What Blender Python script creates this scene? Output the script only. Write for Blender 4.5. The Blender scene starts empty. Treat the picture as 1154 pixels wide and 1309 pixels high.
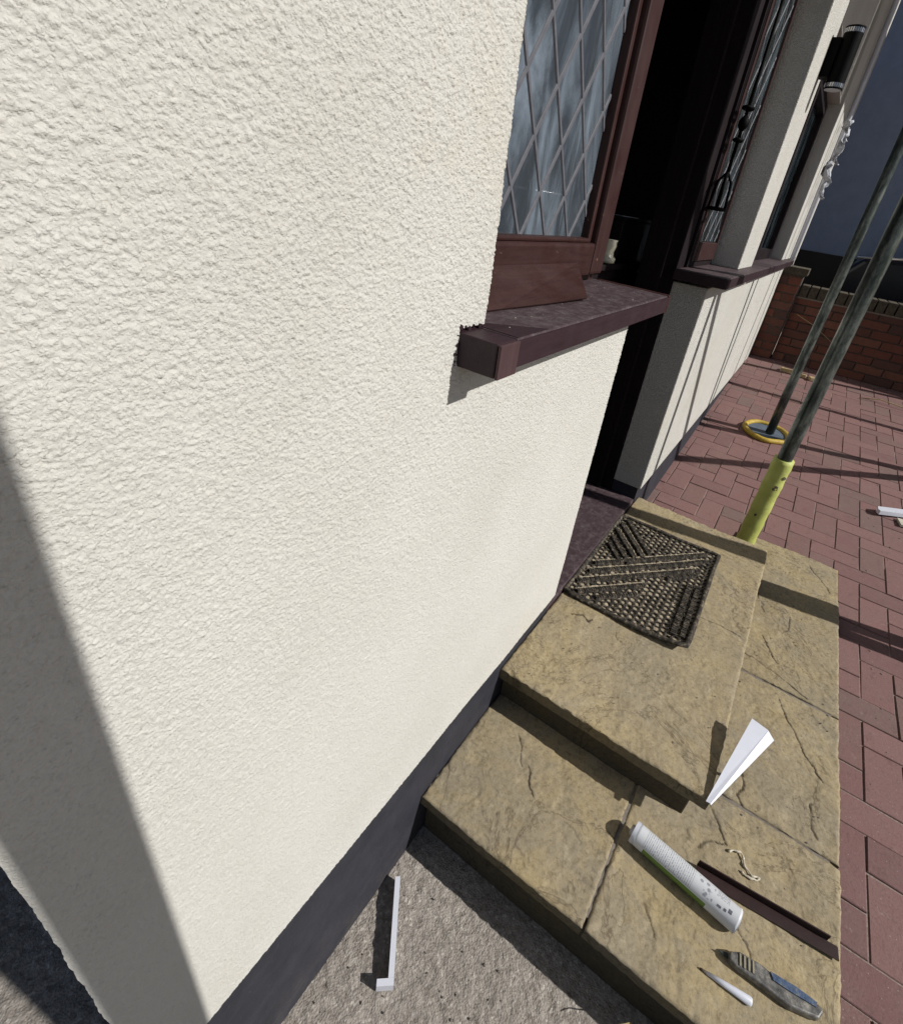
import bpy, bmesh, math, random
import numpy as np
from mathutils import Vector, Matrix
random.seed(7); RNG = np.random.default_rng(11)
SC = bpy.context.scene
COL = SC.collection
# ------------------------------------------------------------------ camera
cam_data = bpy.data.cameras.new("camera")
cam = bpy.data.objects.new("camera", cam_data); COL.objects.link(cam)
RIGHT = Vector((0.52998883, -0.83527843, 0.14636184))
DOWN = Vector((-0.33952011, -0.36716816, -0.86597554))
FWD = Vector((0.7770701, 0.40926458, -0.47818884))
M = Matrix((RIGHT, -DOWN, -FWD)).transposed().to_4x4()
M.translation = Vector((-0.043731, -0.329337, 1.439327))
cam.matrix_world = M
cam_data.sensor_fit = 'HORIZONTAL'; cam_data.sensor_width = 36
cam_data.lens = 635.94 / 1154 * 36
cam_data.shift_x = (577 - 634.848) / 1154
cam_data.shift_y = (595.174 - 654.5) / 1154
cam_data.clip_start = 0.01; cam_data.clip_end = 300
SC.camera = cam
# ------------------------------------------------------------------ light
SUN = Vector((0.17, -1.0, 0.82)).normalized()      # towards the sun
world = bpy.data.worlds.new("World"); SC.world = world; world.use_nodes = True
wn = world.node_tree; bg = wn.nodes["Background"]
sky = wn.nodes.new("ShaderNodeTexSky"); sky.sky_type = 'NISHITA'; sky.sun_disc = False
sky.sun_elevation = math.asin(SUN.z); sky.sun_rotation = math.atan2(SUN.x, SUN.y)
wn.links.new(sky.outputs[0], bg.inputs[0]); bg.inputs[1].default_value = 0.064
sl = bpy.data.lights.new("sun", 'SUN'); sl.energy = 5.0; sl.angle = math.radians(0.53); sl.color = (1, 0.975, 0.935)
so = bpy.data.objects.new("sun", sl); COL.objects.link(so)
so.rotation_euler = SUN.to_track_quat('Z', 'Y').to_euler(); so.location = (0, -3, 6)
SC.render.engine = 'CYCLES'
SC.view_settings.view_transform = 'Standard'; SC.view_settings.look = 'None'
SC.view_settings.exposure = 0; SC.view_settings.gamma = 1
SC.view_settings.use_curve_mapping = False
# ------------------------------------------------------------------ materials
ALB = 0.78      # overall reflectance level of the surfaces
class NT:
    def __init__(s, name):
        s.m = bpy.data.materials.new(name); s.m.use_nodes = True
        s.n = s.m.node_tree.nodes; s.l = s.m.node_tree.links
        s.b = s.n["Principled BSDF"]; s.out = s.n["Material Output"]
        s.tc = s.n.new("ShaderNodeTexCoord").outputs['Object']
    def node(s, t, **k):
        n = s.n.new(t)
        for a, v in k.items(): setattr(n, a, v)
        return n
    def put(s, sock, v):
        if hasattr(v, 'links') or isinstance(v, bpy.types.NodeSocket): s.l.new(v, sock)
        else: sock.default_value = v
    def mapping(s, scale=(1, 1, 1), rot=(0, 0, 0), src=None):
        n = s.node("ShaderNodeMapping"); s.l.new(src or s.tc, n.inputs[0])
        n.inputs['Scale'].default_value = scale; n.inputs['Rotation'].default_value = rot
        return n.outputs[0]
    def noise(s, scale, detail=4, rough=0.55, vec=None, dist=0.0, out='Fac'):
        n = s.node("ShaderNodeTexNoise"); s.l.new(vec or s.tc, n.inputs['Vector'])
        n.inputs['Scale'].default_value = scale; n.inputs['Detail'].default_value = detail
        n.inputs['Roughness'].default_value = rough; n.inputs['Distortion'].default_value = dist
        return n.outputs[out]
    def voro(s, scale, feature='F1', vec=None, out='Distance', rand=1.0):
        n = s.node("ShaderNodeTexVoronoi", feature=feature); s.l.new(vec or s.tc, n.inputs['Vector'])
        n.inputs['Scale'].default_value = scale; n.inputs['Randomness'].default_value = rand
        return n.outputs[out]
    def ramp(s, fac, stops, interp='LINEAR'):
        n = s.node("ShaderNodeValToRGB"); n.color_ramp.interpolation = interp
        e = n.color_ramp.elements
        while len(e) < len(stops): e.new(0.5)
        for i, (p, c) in enumerate(stops):
            e[i].position = p
            e[i].color = (c, c, c, 1) if isinstance(c, (int, float)) else (*c, 1)
        s.l.new(fac, n.inputs[0]); return n.outputs[0]
    def math(s, op, a, b=0.0, clamp=False):
        n = s.node("ShaderNodeMath", operation=op); n.use_clamp = clamp
        s.put(n.inputs[0], a); s.put(n.inputs[1], b); return n.outputs[0]
    def mix(s, fac, a, b, blend='MIX'):
        n = s.node("ShaderNodeMix", data_type='RGBA', blend_type=blend)
        s.put(n.inputs[0], fac)
        s.put(n.inputs[6], a if not isinstance(a, tuple) else (*a, 1))
        s.put(n.inputs[7], b if not isinstance(b, tuple) else (*b, 1)); return n.outputs[2]
    def bump(s, h, strength=0.5, dist=0.002, normal=None):
        n = s.node("ShaderNodeBump"); n.inputs['Strength'].default_value = strength
        n.inputs['Distance'].default_value = dist; s.l.new(h, n.inputs['Height'])
        if normal is not None: s.l.new(normal, n.inputs['Normal'])
        return n.outputs[0]
    def rnd(s):
        return s.node("ShaderNodeObjectInfo").outputs['Random']
    def done(s, color=None, rough=0.7, normal=None, metallic=0.0, spec=None):
        if color is not None:
            k = ALB
            s.put(s.b.inputs['Base Color'], s.mix(1.0, color, (k, k, k), 'MULTIPLY'))
        s.put(s.b.inputs['Roughness'], rough); s.b.inputs['Metallic'].default_value = metallic
        if spec is not None: s.b.inputs['Specular IOR Level'].default_value = spec
        if normal is not None: s.l.new(normal, s.b.inputs['Normal'])
        return s.m

def m_render(name, coarse):
    t = NT(name)
    big = t.noise(3.2, 5, 0.6); mid = t.noise(34, 4, 0.6)
    c = t.ramp(big, [(0.3, (0.625, 0.61, 0.555)), (0.55, (0.675, 0.66, 0.61)), (0.8, (0.705, 0.69, 0.645))])
    c = t.mix(t.ramp(mid, [(0.4, 0.0), (0.75, 0.22)]), c, (0.64, 0.605, 0.52))
    c = t.mix(t.ramp(t.noise(1.7, 7, 0.75, dist=0.8), [(0.56, 0.0), (0.72, 0.35)]), c, (0.62, 0.56, 0.43))
    fine = t.noise(800, 4, 0.75)
    w0 = t.noise(200, 3, 0.6, out='Color')
    vv = t.voro(420, 'F1', vec=t.mix(0.004, t.tc, w0))
    nrm = t.bump(t.ramp(vv, [(0.15, 1.0), (0.6, 0.0)]), 0.45, 0.0010)
    nrm = t.bump(fine, 0.7, 0.0009, nrm)
    if coarse:
        w = t.noise(60, 2, 0.5, out='Color')
        v = t.voro(210, 'F1', vec=t.mix(0.006, t.tc, w))
        nrm = t.bump(t.ramp(v, [(0.15, 1.0), (0.62, 0.0)]), 0.8, 0.0028, nrm)
    return t.done(c, 0.93, nrm, spec=0.25)
M_RENDER = m_render("stucco_render_near", False)
M_RENDER2 = m_render("stucco_render", True)

def m_plinth():
    t = NT("black_plinth_paint")
    c = t.ramp(t.noise(14, 6, 0.65), [(0.3, (0.022, 0.023, 0.031)), (0.75, (0.042, 0.042, 0.055))])
    c = t.mix(t.ramp(t.noise(120, 5, 0.7), [(0.62, 0.0), (0.74, 0.5)]), c, (0.12, 0.11, 0.10))
    sp = t.node("ShaderNodeSeparateXYZ"); t.l.new(t.tc, sp.inputs[0])
    low = t.ramp(sp.outputs[2], [(0.0, 1.0), (0.16, 0.0)])
    c = t.mix(t.math('MULTIPLY', low, t.ramp(t.noise(30, 7, 0.8), [(0.45, 0.0), (0.65, 0.35)])), c, (0.13, 0.11, 0.092))
    c = t.mix(t.ramp(t.noise(8, 6, 0.7, vec=t.mapping((1, 1, 0.25))), [(0.5, 0.0), (0.75, 0.25)]), c, (0.06, 0.057, 0.064))
    h = t.math('ADD', t.noise(60, 5, 0.6), t.math('MULTIPLY', t.noise(400, 3), 0.3))
    return t.done(c, 0.72, t.bump(h, 0.45, 0.003), spec=0.3)
M_PLINTH = m_plinth()

def m_wood(name, dark, light, rough=0.45, axis=(1, 12, 12), worn=None, bumps=0.4, spec=0.3):
    t = NT(name)
    v = t.mapping(axis)
    g = t.noise(9, 7, 0.68, vec=v, dist=0.6)
    c = t.ramp(g, [(0.3, dark), (0.7, light)])
    if worn:
        w = t.noise(26, 6, 0.75, vec=t.mapping((1, 3, 3)))
        c = t.mix(t.ramp(w, [(0.66, 0.0), (0.70, 0.9)]), c, worn)
    r = t.ramp(t.noise(18, 4), [(0.3, rough - 0.12), (0.7, rough + 0.15)])
    return t.done(c, r, t.bump(g, bumps, 0.0012), spec=spec)
M_STAIN = m_wood("purple_brown_woodstain", (0.026, 0.012, 0.016), (0.041, 0.020, 0.026), 0.55)
M_SASH = m_wood("red_brown_sash_stain", (0.031, 0.0115, 0.0100), (0.052, 0.0205, 0.0180), 0.5, worn=(0.26, 0.16, 0.13))
M_SASHV = m_wood("red_brown_sash_stain_upright", (0.031, 0.0115, 0.0100), (0.052, 0.0205, 0.0180), 0.5, axis=(12, 12, 1), worn=(0.26, 0.16, 0.13))
M_DARKWOOD = m_wood("near_black_door_frame", (0.010, 0.0065, 0.008), (0.020, 0.013, 0.015), 0.7, axis=(10, 10, 1), spec=0.12)
M_HORN = m_wood("lighter_worn_stain", (0.062, 0.031, 0.034), (0.092, 0.052, 0.055), 0.55, axis=(12, 12, 1))

def m_silltop():
    t = NT("dusty_stained_sill")
    g = t.noise(14, 6, 0.7, vec=t.mapping((1, 7, 7)), dist=0.5)
    c = t.ramp(g, [(0.3, (0.045, 0.026, 0.031)), (0.7, (0.080, 0.052, 0.060))])
    d = t.noise(45, 8, 0.8)
    c = t.mix(t.ramp(d, [(0.47, 0.0), (0.68, 0.62)]), c, (0.20, 0.165, 0.165))
    sp = t.voro(160)
    c = t.mix(t.ramp(sp, [(0.03, 0.5), (0.08, 0.0)]), c, (0.2, 0.17, 0.16))
    return t.done(c, 0.6, t.bump(d, 0.35, 0.002), spec=0.35)
M_SILL = m_silltop()

def m_sand(name, k=1.0):
    t = NT(name)
    rnd = t.rnd()
    w = t.noise(1.6, 2, 0.5, out='Color')
    vec = t.mix(0.25, t.tc, w)
    vec = t.mapping((0.8, 1.7, 1), src=vec)
    a = t.noise(4.6, 10, 0.70, vec=vec, dist=1.5)
    c = t.ramp(a, [(0.25, (0.29, 0.225, 0.135)), (0.42, (0.42, 0.33, 0.185)), (0.50, (0.50, 0.41, 0.245)),
                   (0.56, (0.40, 0.325, 0.20)), (0.64, (0.47, 0.38, 0.22)), (0.78, (0.30, 0.255, 0.18))])
    gy = t.noise(2.6, 8, 0.75, dist=1.0)
    c = t.mix(t.ramp(gy, [(0.42, 0.0), (0.60, 0.85)]), c, (0.31, 0.272, 0.215))
    c = t.mix(t.ramp(t.noise(3.3, 9, 0.8, vec=t.mapping((1.3, 0.9, 1), rot=(0, 0, 0.5)), dist=0.6), [(0.50, 0.0), (0.62, 0.6)]), c, (0.52, 0.40, 0.19))
    c = t.mix(t.ramp(t.noise(9, 9, 0.85, dist=0.5), [(0.34, 0.5), (0.45, 0.0)]), c, (0.23, 0.195, 0.15))
    c = t.mix(0.30, c, (0.50, 0.44, 0.335))
    c = t.mix(1.0, c, (0.93, 0.905, 0.83), 'MULTIPLY')
    g = t.noise(95, 8, 0.85)
    c = t.mix(t.ramp(g, [(0.38, 0.6), (0.53, 0.0)]), c, (0.17, 0.135, 0.085))
    c = t.mix(t.ramp(t.noise(48, 6, 0.8), [(0.54, 0.0), (0.72, 0.5)]), c, (0.60, 0.525, 0.37))
    lich = t.noise(20, 9, 0.86)
    c = t.mix(t.ramp(lich, [(0.57, 0.0), (0.63, 0.5)]), c, (0.15, 0.128, 0.095))
    ln = t.math('ABSOLUTE', t.math('SUBTRACT', t.noise(2.1, 7, 0.62, dist=1.2), 0.5))
    c = t.mix(t.ramp(ln, [(0.0, 0.75), (0.006, 0.0)]), c, (0.14, 0.105, 0.065))
    pits = t.voro(150)
    pm = t.math('MULTIPLY', t.ramp(pits, [(0.05, 1.0), (0.13, 0.0)]), t.ramp(t.noise(11, 3), [(0.5, 0.0), (0.62, 0.9)]))
    c = t.mix(pm, c, (0.055, 0.043, 0.03))
    att = t.node("ShaderNodeAttribute", attribute_name="dirt").outputs['Fac']
    c = t.mix(att, c, (0.065, 0.048, 0.032))
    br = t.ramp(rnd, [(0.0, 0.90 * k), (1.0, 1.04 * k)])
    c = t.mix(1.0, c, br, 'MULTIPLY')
    h = t.math('ADD', t.math('MULTIPLY', g, 0.6), t.math('MULTIPLY', a, 0.7))
    h = t.math('ADD', h, t.math('MULTIPLY', t.noise(420, 3, 0.7), 0.25))
    return t.done(c, 0.9, t.bump(h, 0.7, 0.0035), spec=0.2)
M_SAND = m_sand("riven_sandstone"); M_RISER = m_sand("sandstone_riser", 0.26); M_SIDE = m_sand("shaded_slab_edge", 0.52)  # risers and slab edges: same stone darkened, shade put into the colour

def m_concrete():
    t = NT("rough_worn_concrete")
    big = t.noise(3, 6, 0.6)
    c = t.ramp(big, [(0.3, (0.33, 0.295, 0.258)), (0.7, (0.42, 0.38, 0.335))])
    v = t.voro(210, out='Color'); sep = t.node("ShaderNodeSeparateColor"); t.l.new(v, sep.inputs[0])
    c = t.mix(t.ramp(sep.outputs[0], [(0.0, 0.42), (0.45, 0.0)]), c, (0.15, 0.125, 0.105))
    c = t.mix(t.ramp(sep.outputs[1], [(0.86, 0.0), (0.97, 0.75)]), c, (0.58, 0.54, 0.48))
    c = t.mix(t.ramp(t.noise(60, 6, 0.75), [(0.38, 0.5), (0.52, 0.0)]), c, (0.12, 0.10, 0.083))
    h = t.math('ADD', t.noise(110, 6, 0.75), t.math('MULTIPLY', t.voro(230), 0.6))
    h2 = t.noise(26, 5, 0.7)
    n = t.bump(h, 0.9, 0.003); n = t.bump(h2, 0.35, 0.006, n)
    return t.done(c, 0.95, n, spec=0.2)
M_CONC = m_concrete()

def m_block():
    t = NT("red_brindle_block")
    rnd = t.rnd()
    off = t.node("ShaderNodeVectorMath", operation='ADD'); t.l.new(t.tc, off.inputs[0])
    cb = t.node("ShaderNodeCombineXYZ"); t.l.new(t.math('MULTIPLY', rnd, 37.0), cb.inputs[0]); t.l.new(t.math('MULTIPLY', rnd, 91.0), cb.inputs[1])
    t.l.new(cb.outputs[0], off.inputs[1]); t.tc = off.outputs[0]
    c = t.ramp(rnd, [(0.0, (0.20, 0.108, 0.105)), (0.3, (0.235, 0.125, 0.118)), (0.6, (0.265, 0.143, 0.133)), (0.85, (0.225, 0.128, 0.115)), (1.0, (0.20, 0.13, 0.118))])
    wob = t.noise(11, 8, 0.78)
    c = t.mix(t.ramp(wob, [(0.4, 0.0), (0.75, 0.55)]), c, (0.235, 0.165, 0.148))
    g = t.noise(170, 5, 0.75)
    c = t.mix(t.ramp(g, [(0.34, 0.5), (0.5, 0.0)]), c, (0.11, 0.065, 0.060))
    c = t.mix(t.ramp(t.noise(38, 7, 0.85), [(0.57, 0.0), (0.68, 0.55)]), c, (0.36, 0.27, 0.24))
    c = t.mix(t.ramp(t.noise(24, 8, 0.85), [(0.36, 0.6), (0.46, 0.0)]), c, (0.12, 0.075, 0.068))
    c = t.mix(t.ramp(t.voro(75), [(0.05, 0.8), (0.11, 0.0)]), c, (0.45, 0.37, 0.31))
    return t.done(c, 0.86, t.bump(t.math('ADD', g, t.math('MULTIPLY', wob, 2)), 0.4, 0.003), spec=0.25)
M_BLOCK = m_block()

def m_jointsand():
    t = NT("joint_sand")
    c = t.ramp(t.noise(140, 6, 0.7), [(0.3, (0.19, 0.135, 0.115)), (0.7, (0.42, 0.33, 0.285))])
    return t.done(c, 0.95, t.bump(t.noise(300, 4), 0.6, 0.003))
M_JOINT = m_jointsand()

def m_brick():
    t = NT("red_brick")
    c = t.ramp(t.rnd(), [(0.0, (0.13, 0.040, 0.026)), (0.35, (0.19, 0.062, 0.038)), (0.7, (0.09, 0.042, 0.032)), (1.0, (0.22, 0.085, 0.052))])
    g = t.noise(30, 6, 0.75)
    c = t.mix(t.ramp(g, [(0.45, 0.0), (0.7, 0.7)]), c, (0.07, 0.045, 0.035))
    c = t.mix(t.ramp(t.noise(60, 5, 0.8), [(0.68, 0.0), (0.74, 0.7)]), c, (0.50, 0.42, 0.36))
    return t.done(c, 0.9, t.bump(g, 0.5, 0.004))
M_BRICK = m_brick()
def m_plain(name, col, rough=0.6, var=0.15, scale=20, bump=0.2, metallic=0.0, spec=0.4, bd=0.002):
    t = NT(name); n = t.noise(scale, 6, 0.7)
    a = tuple(x * (1 - var) for x in col); b = tuple(min(1, x * (1 + var)) for x in col)
    return t.done(t.ramp(n, [(0.3, a), (0.7, b)]), rough, t.bump(n, bump, bd), metallic, spec)
M_MORTAR = m_plain("mortar", (0.22, 0.19, 0.16), 0.95, 0.3, 60, 0.5)
M_COPING = m_plain("mossy_coping_brick", (0.075, 0.062, 0.042), 0.9, 0.5, 40, 0.6)
M_NEIGH = m_plain("blue_grey_masonry_paint", (0.30, 0.36, 0.50), 0.85, 0.10, 6, 0.3)
M_BLACK = m_plain("black_paint", (0.008, 0.008, 0.009), 0.5, 0.2, 20, 0.1)
M_IRON = m_plain("black_wrought_iron", (0.003, 0.003, 0.0033), 0.6, 0.2, 60, 0.3, spec=0.06)
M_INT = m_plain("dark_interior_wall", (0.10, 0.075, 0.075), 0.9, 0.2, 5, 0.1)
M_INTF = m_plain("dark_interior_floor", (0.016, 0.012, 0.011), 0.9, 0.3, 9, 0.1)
M_PVC = m_plain("white_plastic", (0.70, 0.72, 0.80), 0.38, 0.03, 30, 0.05, spec=0.5)
M_LEAD = m_plain("lead_strip", (0.12, 0.122, 0.14), 0.6, 0.2, 80, 0.2)
M_CERAM = m_plain("cream_ceramic", (0.66, 0.64, 0.50), 0.3, 0.05, 20, 0.05)
M_CURT = m_plain("white_net_curtain", (0.50, 0.52, 0.56), 0.9, 0.06, 40, 0.2)
M_BROWNPVC = m_plain("dark_brown_plastic", (0.030, 0.014, 0.013), 0.42, 0.25, 40, 0.15)
M_YPLATE = m_plain("yellow_plastic", (0.52, 0.36, 0.05), 0.6, 0.3, 50, 0.3)
M_SILIC = m_plain("cream_sealant", (0.62, 0.56, 0.44), 0.5, 0.1, 80, 0.2)
M_CARP = m_plain("dark_car_paint", (0.010, 0.012, 0.020), 0.22, 0.1, 10, 0.0, 0.3, 0.6)
M_TYRE = m_plain("tyre_rubber", (0.012, 0.012, 0.012), 0.85, 0.2, 50, 0.3)
M_CHROME = m_plain("chrome_trim", (0.60, 0.60, 0.62), 0.2, 0.05, 10, 0.0, 0.9)
M_SOIL = m_plain("grit_and_soil", (0.12, 0.095, 0.07), 0.95, 0.6, 300, 0.8)
M_DRYGRASS = m_plain("dry_grass", (0.42, 0.34, 0.16), 0.8, 0.2, 30, 0.1)
M_PALEWOOD = m_plain("pale_offcut_wood", (0.48, 0.36, 0.19), 0.8, 0.25, 30, 0.3)
def m_rubber():
    t = NT("dusty_black_rubber"); n = t.noise(70, 7, 0.8)
    c = t.ramp(n, [(0.38, (0.018, 0.016, 0.014)), (0.52, (0.055, 0.046, 0.036)), (0.64, (0.26, 0.22, 0.16))])
    return t.done(c, 0.8, t.bump(n, 0.5, 0.002), spec=0.25)
M_RUBBER = m_rubber()
M_CREAMPIPE = m_plain("white_downpipe", (0.66, 0.68, 0.76), 0.35, 0.03, 10, 0.0)

def m_matdirt():
    t = NT("sandy_dirt_in_mat")
    c = t.ramp(t.noise(90, 6, 0.75), [(0.3, (0.27, 0.22, 0.15)), (0.7, (0.56, 0.48, 0.35))])
    return t.done(c, 0.95, t.bump(t.noise(220, 4), 0.6, 0.003))
M_MATDIRT = m_matdirt()

def m_tube():
    t = NT("weathered_scaffold_tube")
    v = t.mapping((1, 1, 0.35))
    n = t.noise(16, 8, 0.75, vec=v)
    c = t.ramp(n, [(0.32, (0.025, 0.033, 0.033)), (0.47, (0.075, 0.092, 0.086)), (0.58, (0.20, 0.225, 0.21)), (0.72, (0.42, 0.43, 0.40))])
    c = t.mix(t.ramp(t.noise(40, 6, 0.8), [(0.66, 0.0), (0.7, 0.8)]), c, (0.55, 0.55, 0.50))
    c = t.mix(t.ramp(t.noise(9, 5, 0.7), [(0.62, 0.0), (0.7, 0.7)]), c, (0.13, 0.075, 0.035))
    return t.done(c, 0.32, t.bump(n, 0.3, 0.002), 0.65, 0.5)
M_TUBE = m_tube()

def m_sleeve():
    t = NT("yellow_foam_sleeve")
    n = t.noise(9, 6, 0.7)
    c = t.ramp(n, [(0.3, (0.42, 0.47, 0.09)), (0.7, (0.62, 0.66, 0.20))])
    c = t.mix(t.ramp(t.noise(24, 6, 0.75), [(0.58, 0.0), (0.72, 0.65)]), c, (0.20, 0.17, 0.07))
    return t.done(c, 0.6, t.bump(t.noise(60, 4), 0.3, 0.003))
M_SLEEVE = m_sleeve()

def m_glass(name, tint, alpha, streak=True):
    # glazing with cloudy paler patches: mirror coat over see-through pane
    t = NT(name)
    t.n.remove(t.b)
    gl = t.node("ShaderNodeBsdfGlossy"); gl.inputs['Roughness'].default_value = 0.02
    tr = t.node("ShaderNodeBsdfTransparent"); tr.inputs[0].default_value = (0.72, 0.76, 0.80, 1)
    df = t.node("ShaderNodeBsdfDiffuse")
    v = t.mapping((3.2, 1, 1.0), rot=(0, 0.3, 0))
    s = t.noise(3.6, 7, 0.62, vec=v, dist=0.9)
    t.l.new(t.ramp(s, [(0.42, tint), (0.70, tuple(min(1, x * 3.2) for x in tint))]), df.inputs[0])
    m1 = t.node("ShaderNodeMixShader"); t.l.new(t.ramp(s, [(0.38, alpha), (0.72, min(1, alpha + 0.45))]), m1.inputs[0])
    t.l.new(tr.outputs[0], m1.inputs[1]); t.l.new(df.outputs[0], m1.inputs[2])
    m2 = t.node("ShaderNodeMixShader")
    fr = t.node("ShaderNodeFresnel"); fr.inputs[0].default_value = 1.5
    t.l.new(fr.outputs[0], m2.inputs[0]); t.l.new(m1.outputs[0], m2.inputs[1]); t.l.new(gl.outputs[0], m2.inputs[2])
    t.l.new(m2.outputs[0], t.out.inputs[0]); return t.m
M_GLASS = m_glass("cloudy_window_glass", (0.068, 0.082, 0.098), 0.55)
M_GLASS2 = m_glass("window_glass", (0.05, 0.07, 0.08), 0.08)

def m_cartridge():
    t = NT("printed_sealant_cartridge")     # object x = along the tube, angle round it from y,z
    sep = t.node("ShaderNodeSeparateXYZ"); t.l.new(t.tc, sep.inputs[0])
    x, y, z = sep.outputs
    ang = t.math('ARCTAN2', z, y)
    comb = t.node("ShaderNodeCombineXYZ"); t.l.new(t.math('MULTIPLY', x, 1.0), comb.inputs[0]); t.l.new(t.math('MULTIPLY', ang, 0.024), comb.inputs[1])
    line = t.math('SINE', t.math('MULTIPLY', x, 6.2832 / 0.0042))
    chars = t.noise(420, 2, 0.5, vec=t.mapping((0.55, 1.6, 1), src=comb.outputs[0]))
    ink = t.math('MULTIPLY', t.ramp(line, [(0.35, 0.0), (0.5, 1.0)]), t.ramp(chars, [(0.47, 0.1), (0.53, 1.0)]))
    def band(s_, a, b):
        return t.math('MULTIPLY', t.math('GREATER_THAN', s_, a), t.math('LESS_THAN', s_, b))
    zone = t.math('MULTIPLY', band(x, -0.092, 0.018), band(ang, 0.55, 2.75))
    ink = t.math('MULTIPLY', ink, zone)
    blot = t.math('MULTIPLY', t.ramp(t.voro(95, vec=comb.outputs[0]), [(0.30, 0.8), (0.42, 0.0)]),
                  t.math('MULTIPLY', band(x, 0.026, 0.062), band(ang, 1.0, 2.4)))
    small = t.math('MULTIPLY', t.ramp(t.noise(500, 2, 0.5, vec=comb.outputs[0]), [(0.5, 0.0), (0.56, 0.8)]),
                   t.math('MULTIPLY', band(x, 0.066, 0.092), band(ang, 0.8, 1.6)))
    ink = t.math('MAXIMUM', ink, t.math('MAXIMUM', blot, small))
    c = t.mix(t.math('MULTIPLY', ink, 0.8), (0.74, 0.76, 0.79), (0.14, 0.15, 0.19))
    low = t.math('MULTIPLY', t.math('MAXIMUM', t.math('GREATER_THAN', ang, 2.85), t.math('LESS_THAN', ang, -0.6)), band(x, -0.088, 0.055))
    c = t.mix(low, c, (0.13, 0.26, 0.035))
    return t.done(c, 0.35, spec=0.5)
M_CART = m_cartridge()

# ------------------------------------------------------------------ object helpers
def link(name, mesh, mat=None, parent=None, smooth=False, loc=(0, 0, 0), rot=None):
    o = bpy.data.objects.new(name, mesh); COL.objects.link(o)
    if mat is not None:
        for mm in (mat if isinstance(mat, list) else [mat]):
            if mm.name not in [x.name for x in mesh.materials if x]: mesh.materials.append(mm)
    if smooth:
        mesh.polygons.foreach_set('use_smooth', [True] * len(mesh.polygons))
    o.location = loc
    if rot: o.rotation_euler = rot
    if parent: o.parent = parent
    return o
def thing(name, label, cat, loc=(0, 0, 0), rot=(0, 0, 0), group=None):
    o = bpy.data.objects.new(name, None); COL.objects.link(o); o.location = loc; o.rotation_euler = rot
    o.empty_display_size = 0.05
    return tag(o, label, cat, group)
def tag(o, label, cat, group=None):
    o['label'] = label; o['category'] = cat
    if group: o['group'] = group
    return o
def structure(o): o['kind'] = 'structure'; return o
def stuff(o): o['kind'] = 'stuff'; return o

class MB:
    def __init__(s): s.bm = bmesh.new()
    def box(s, x0, x1, y0, y1, z0, z1, bevel=0.0):
        r = bmesh.ops.create_cube(s.bm, size=1)
        for v in r['verts']:
            v.co = Vector(((x0 + x1) / 2 + v.co.x * (x1 - x0), (y0 + y1) / 2 + v.co.y * (y1 - y0), (z0 + z1) / 2 + v.co.z * (z1 - z0)))
        if bevel:
            es = {e for v in r['verts'] for e in v.link_edges}
            bmesh.ops.bevel(s.bm, geom=list(es), offset=bevel, segments=2, affect='EDGES', profile=0.6)
        return s
    def prism(s, pts, z0, z1):           # pts [(x,y)] extruded in z
        a = [s.bm.verts.new((x, y, z0)) for x, y in pts]; b = [s.bm.verts.new((x, y, z1)) for x, y in pts]
        n = len(pts); s.bm.faces.new(a[::-1]); s.bm.faces.new(b)
        for i in range(n): s.bm.faces.new((a[i], a[(i + 1) % n], b[(i + 1) % n], b[i]))
        return s
    def hexa(s, bottom, top):
        a = [s.bm.verts.new(p) for p in bottom]; b = [s.bm.verts.new(p) for p in top]; n = len(a)
        s.bm.faces.new(a[::-1]); s.bm.faces.new(b)
        for i in range(n): s.bm.faces.new((a[i], a[(i + 1) % n], b[(i + 1) % n], b[i]))
        return s
    def tube(s, pts, r, seg=12, caps=True, closed=False):
        pts = [Vector(p) for p in pts]; n = len(pts)
        rs = r if isinstance(r, (list, tuple)) else [r] * n
        rings = []; up = None
        for i, p in enumerate(pts):
            if closed: d = pts[(i + 1) % n] - pts[i - 1]
            else: d = pts[min(i + 1, n - 1)] - pts[max(i - 1, 0)]
            d.normalize()
            if up is None: up = Vector((0, 0, 1)) if abs(d.z) < 0.9 else Vector((1, 0, 0))
            sd = d.cross(up).normalized(); up = sd.cross(d).normalized()
            rings.append([s.bm.verts.new(p + (sd * math.cos(6.28318 * k / seg) + up * math.sin(6.28318 * k / seg)) * rs[i]) for k in range(seg)])
        for i in range(n - (0 if closed else 1)):
            A, B = rings[i], rings[(i + 1) % n]
            for k in range(seg): s.bm.faces.new((A[k], A[(k + 1) % seg], B[(k + 1) % seg], B[k]))
        if caps and not closed: s.bm.faces.new(rings[0][::-1]); s.bm.faces.new(rings[-1])
        return s
    def mesh(s, name):
        bmesh.ops.recalc_face_normals(s.bm, faces=s.bm.faces)
        me = bpy.data.meshes.new(name); s.bm.to_mesh(me); s.bm.free(); return me
    def obj(s, name, mat, parent=None, smooth=False, **k):
        return link(name, s.mesh(name), mat, parent, smooth, **k)
def box(name, mat, parent, *b, bevel=0.0): return MB().box(*b, bevel=bevel).obj(name, mat, parent)

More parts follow.
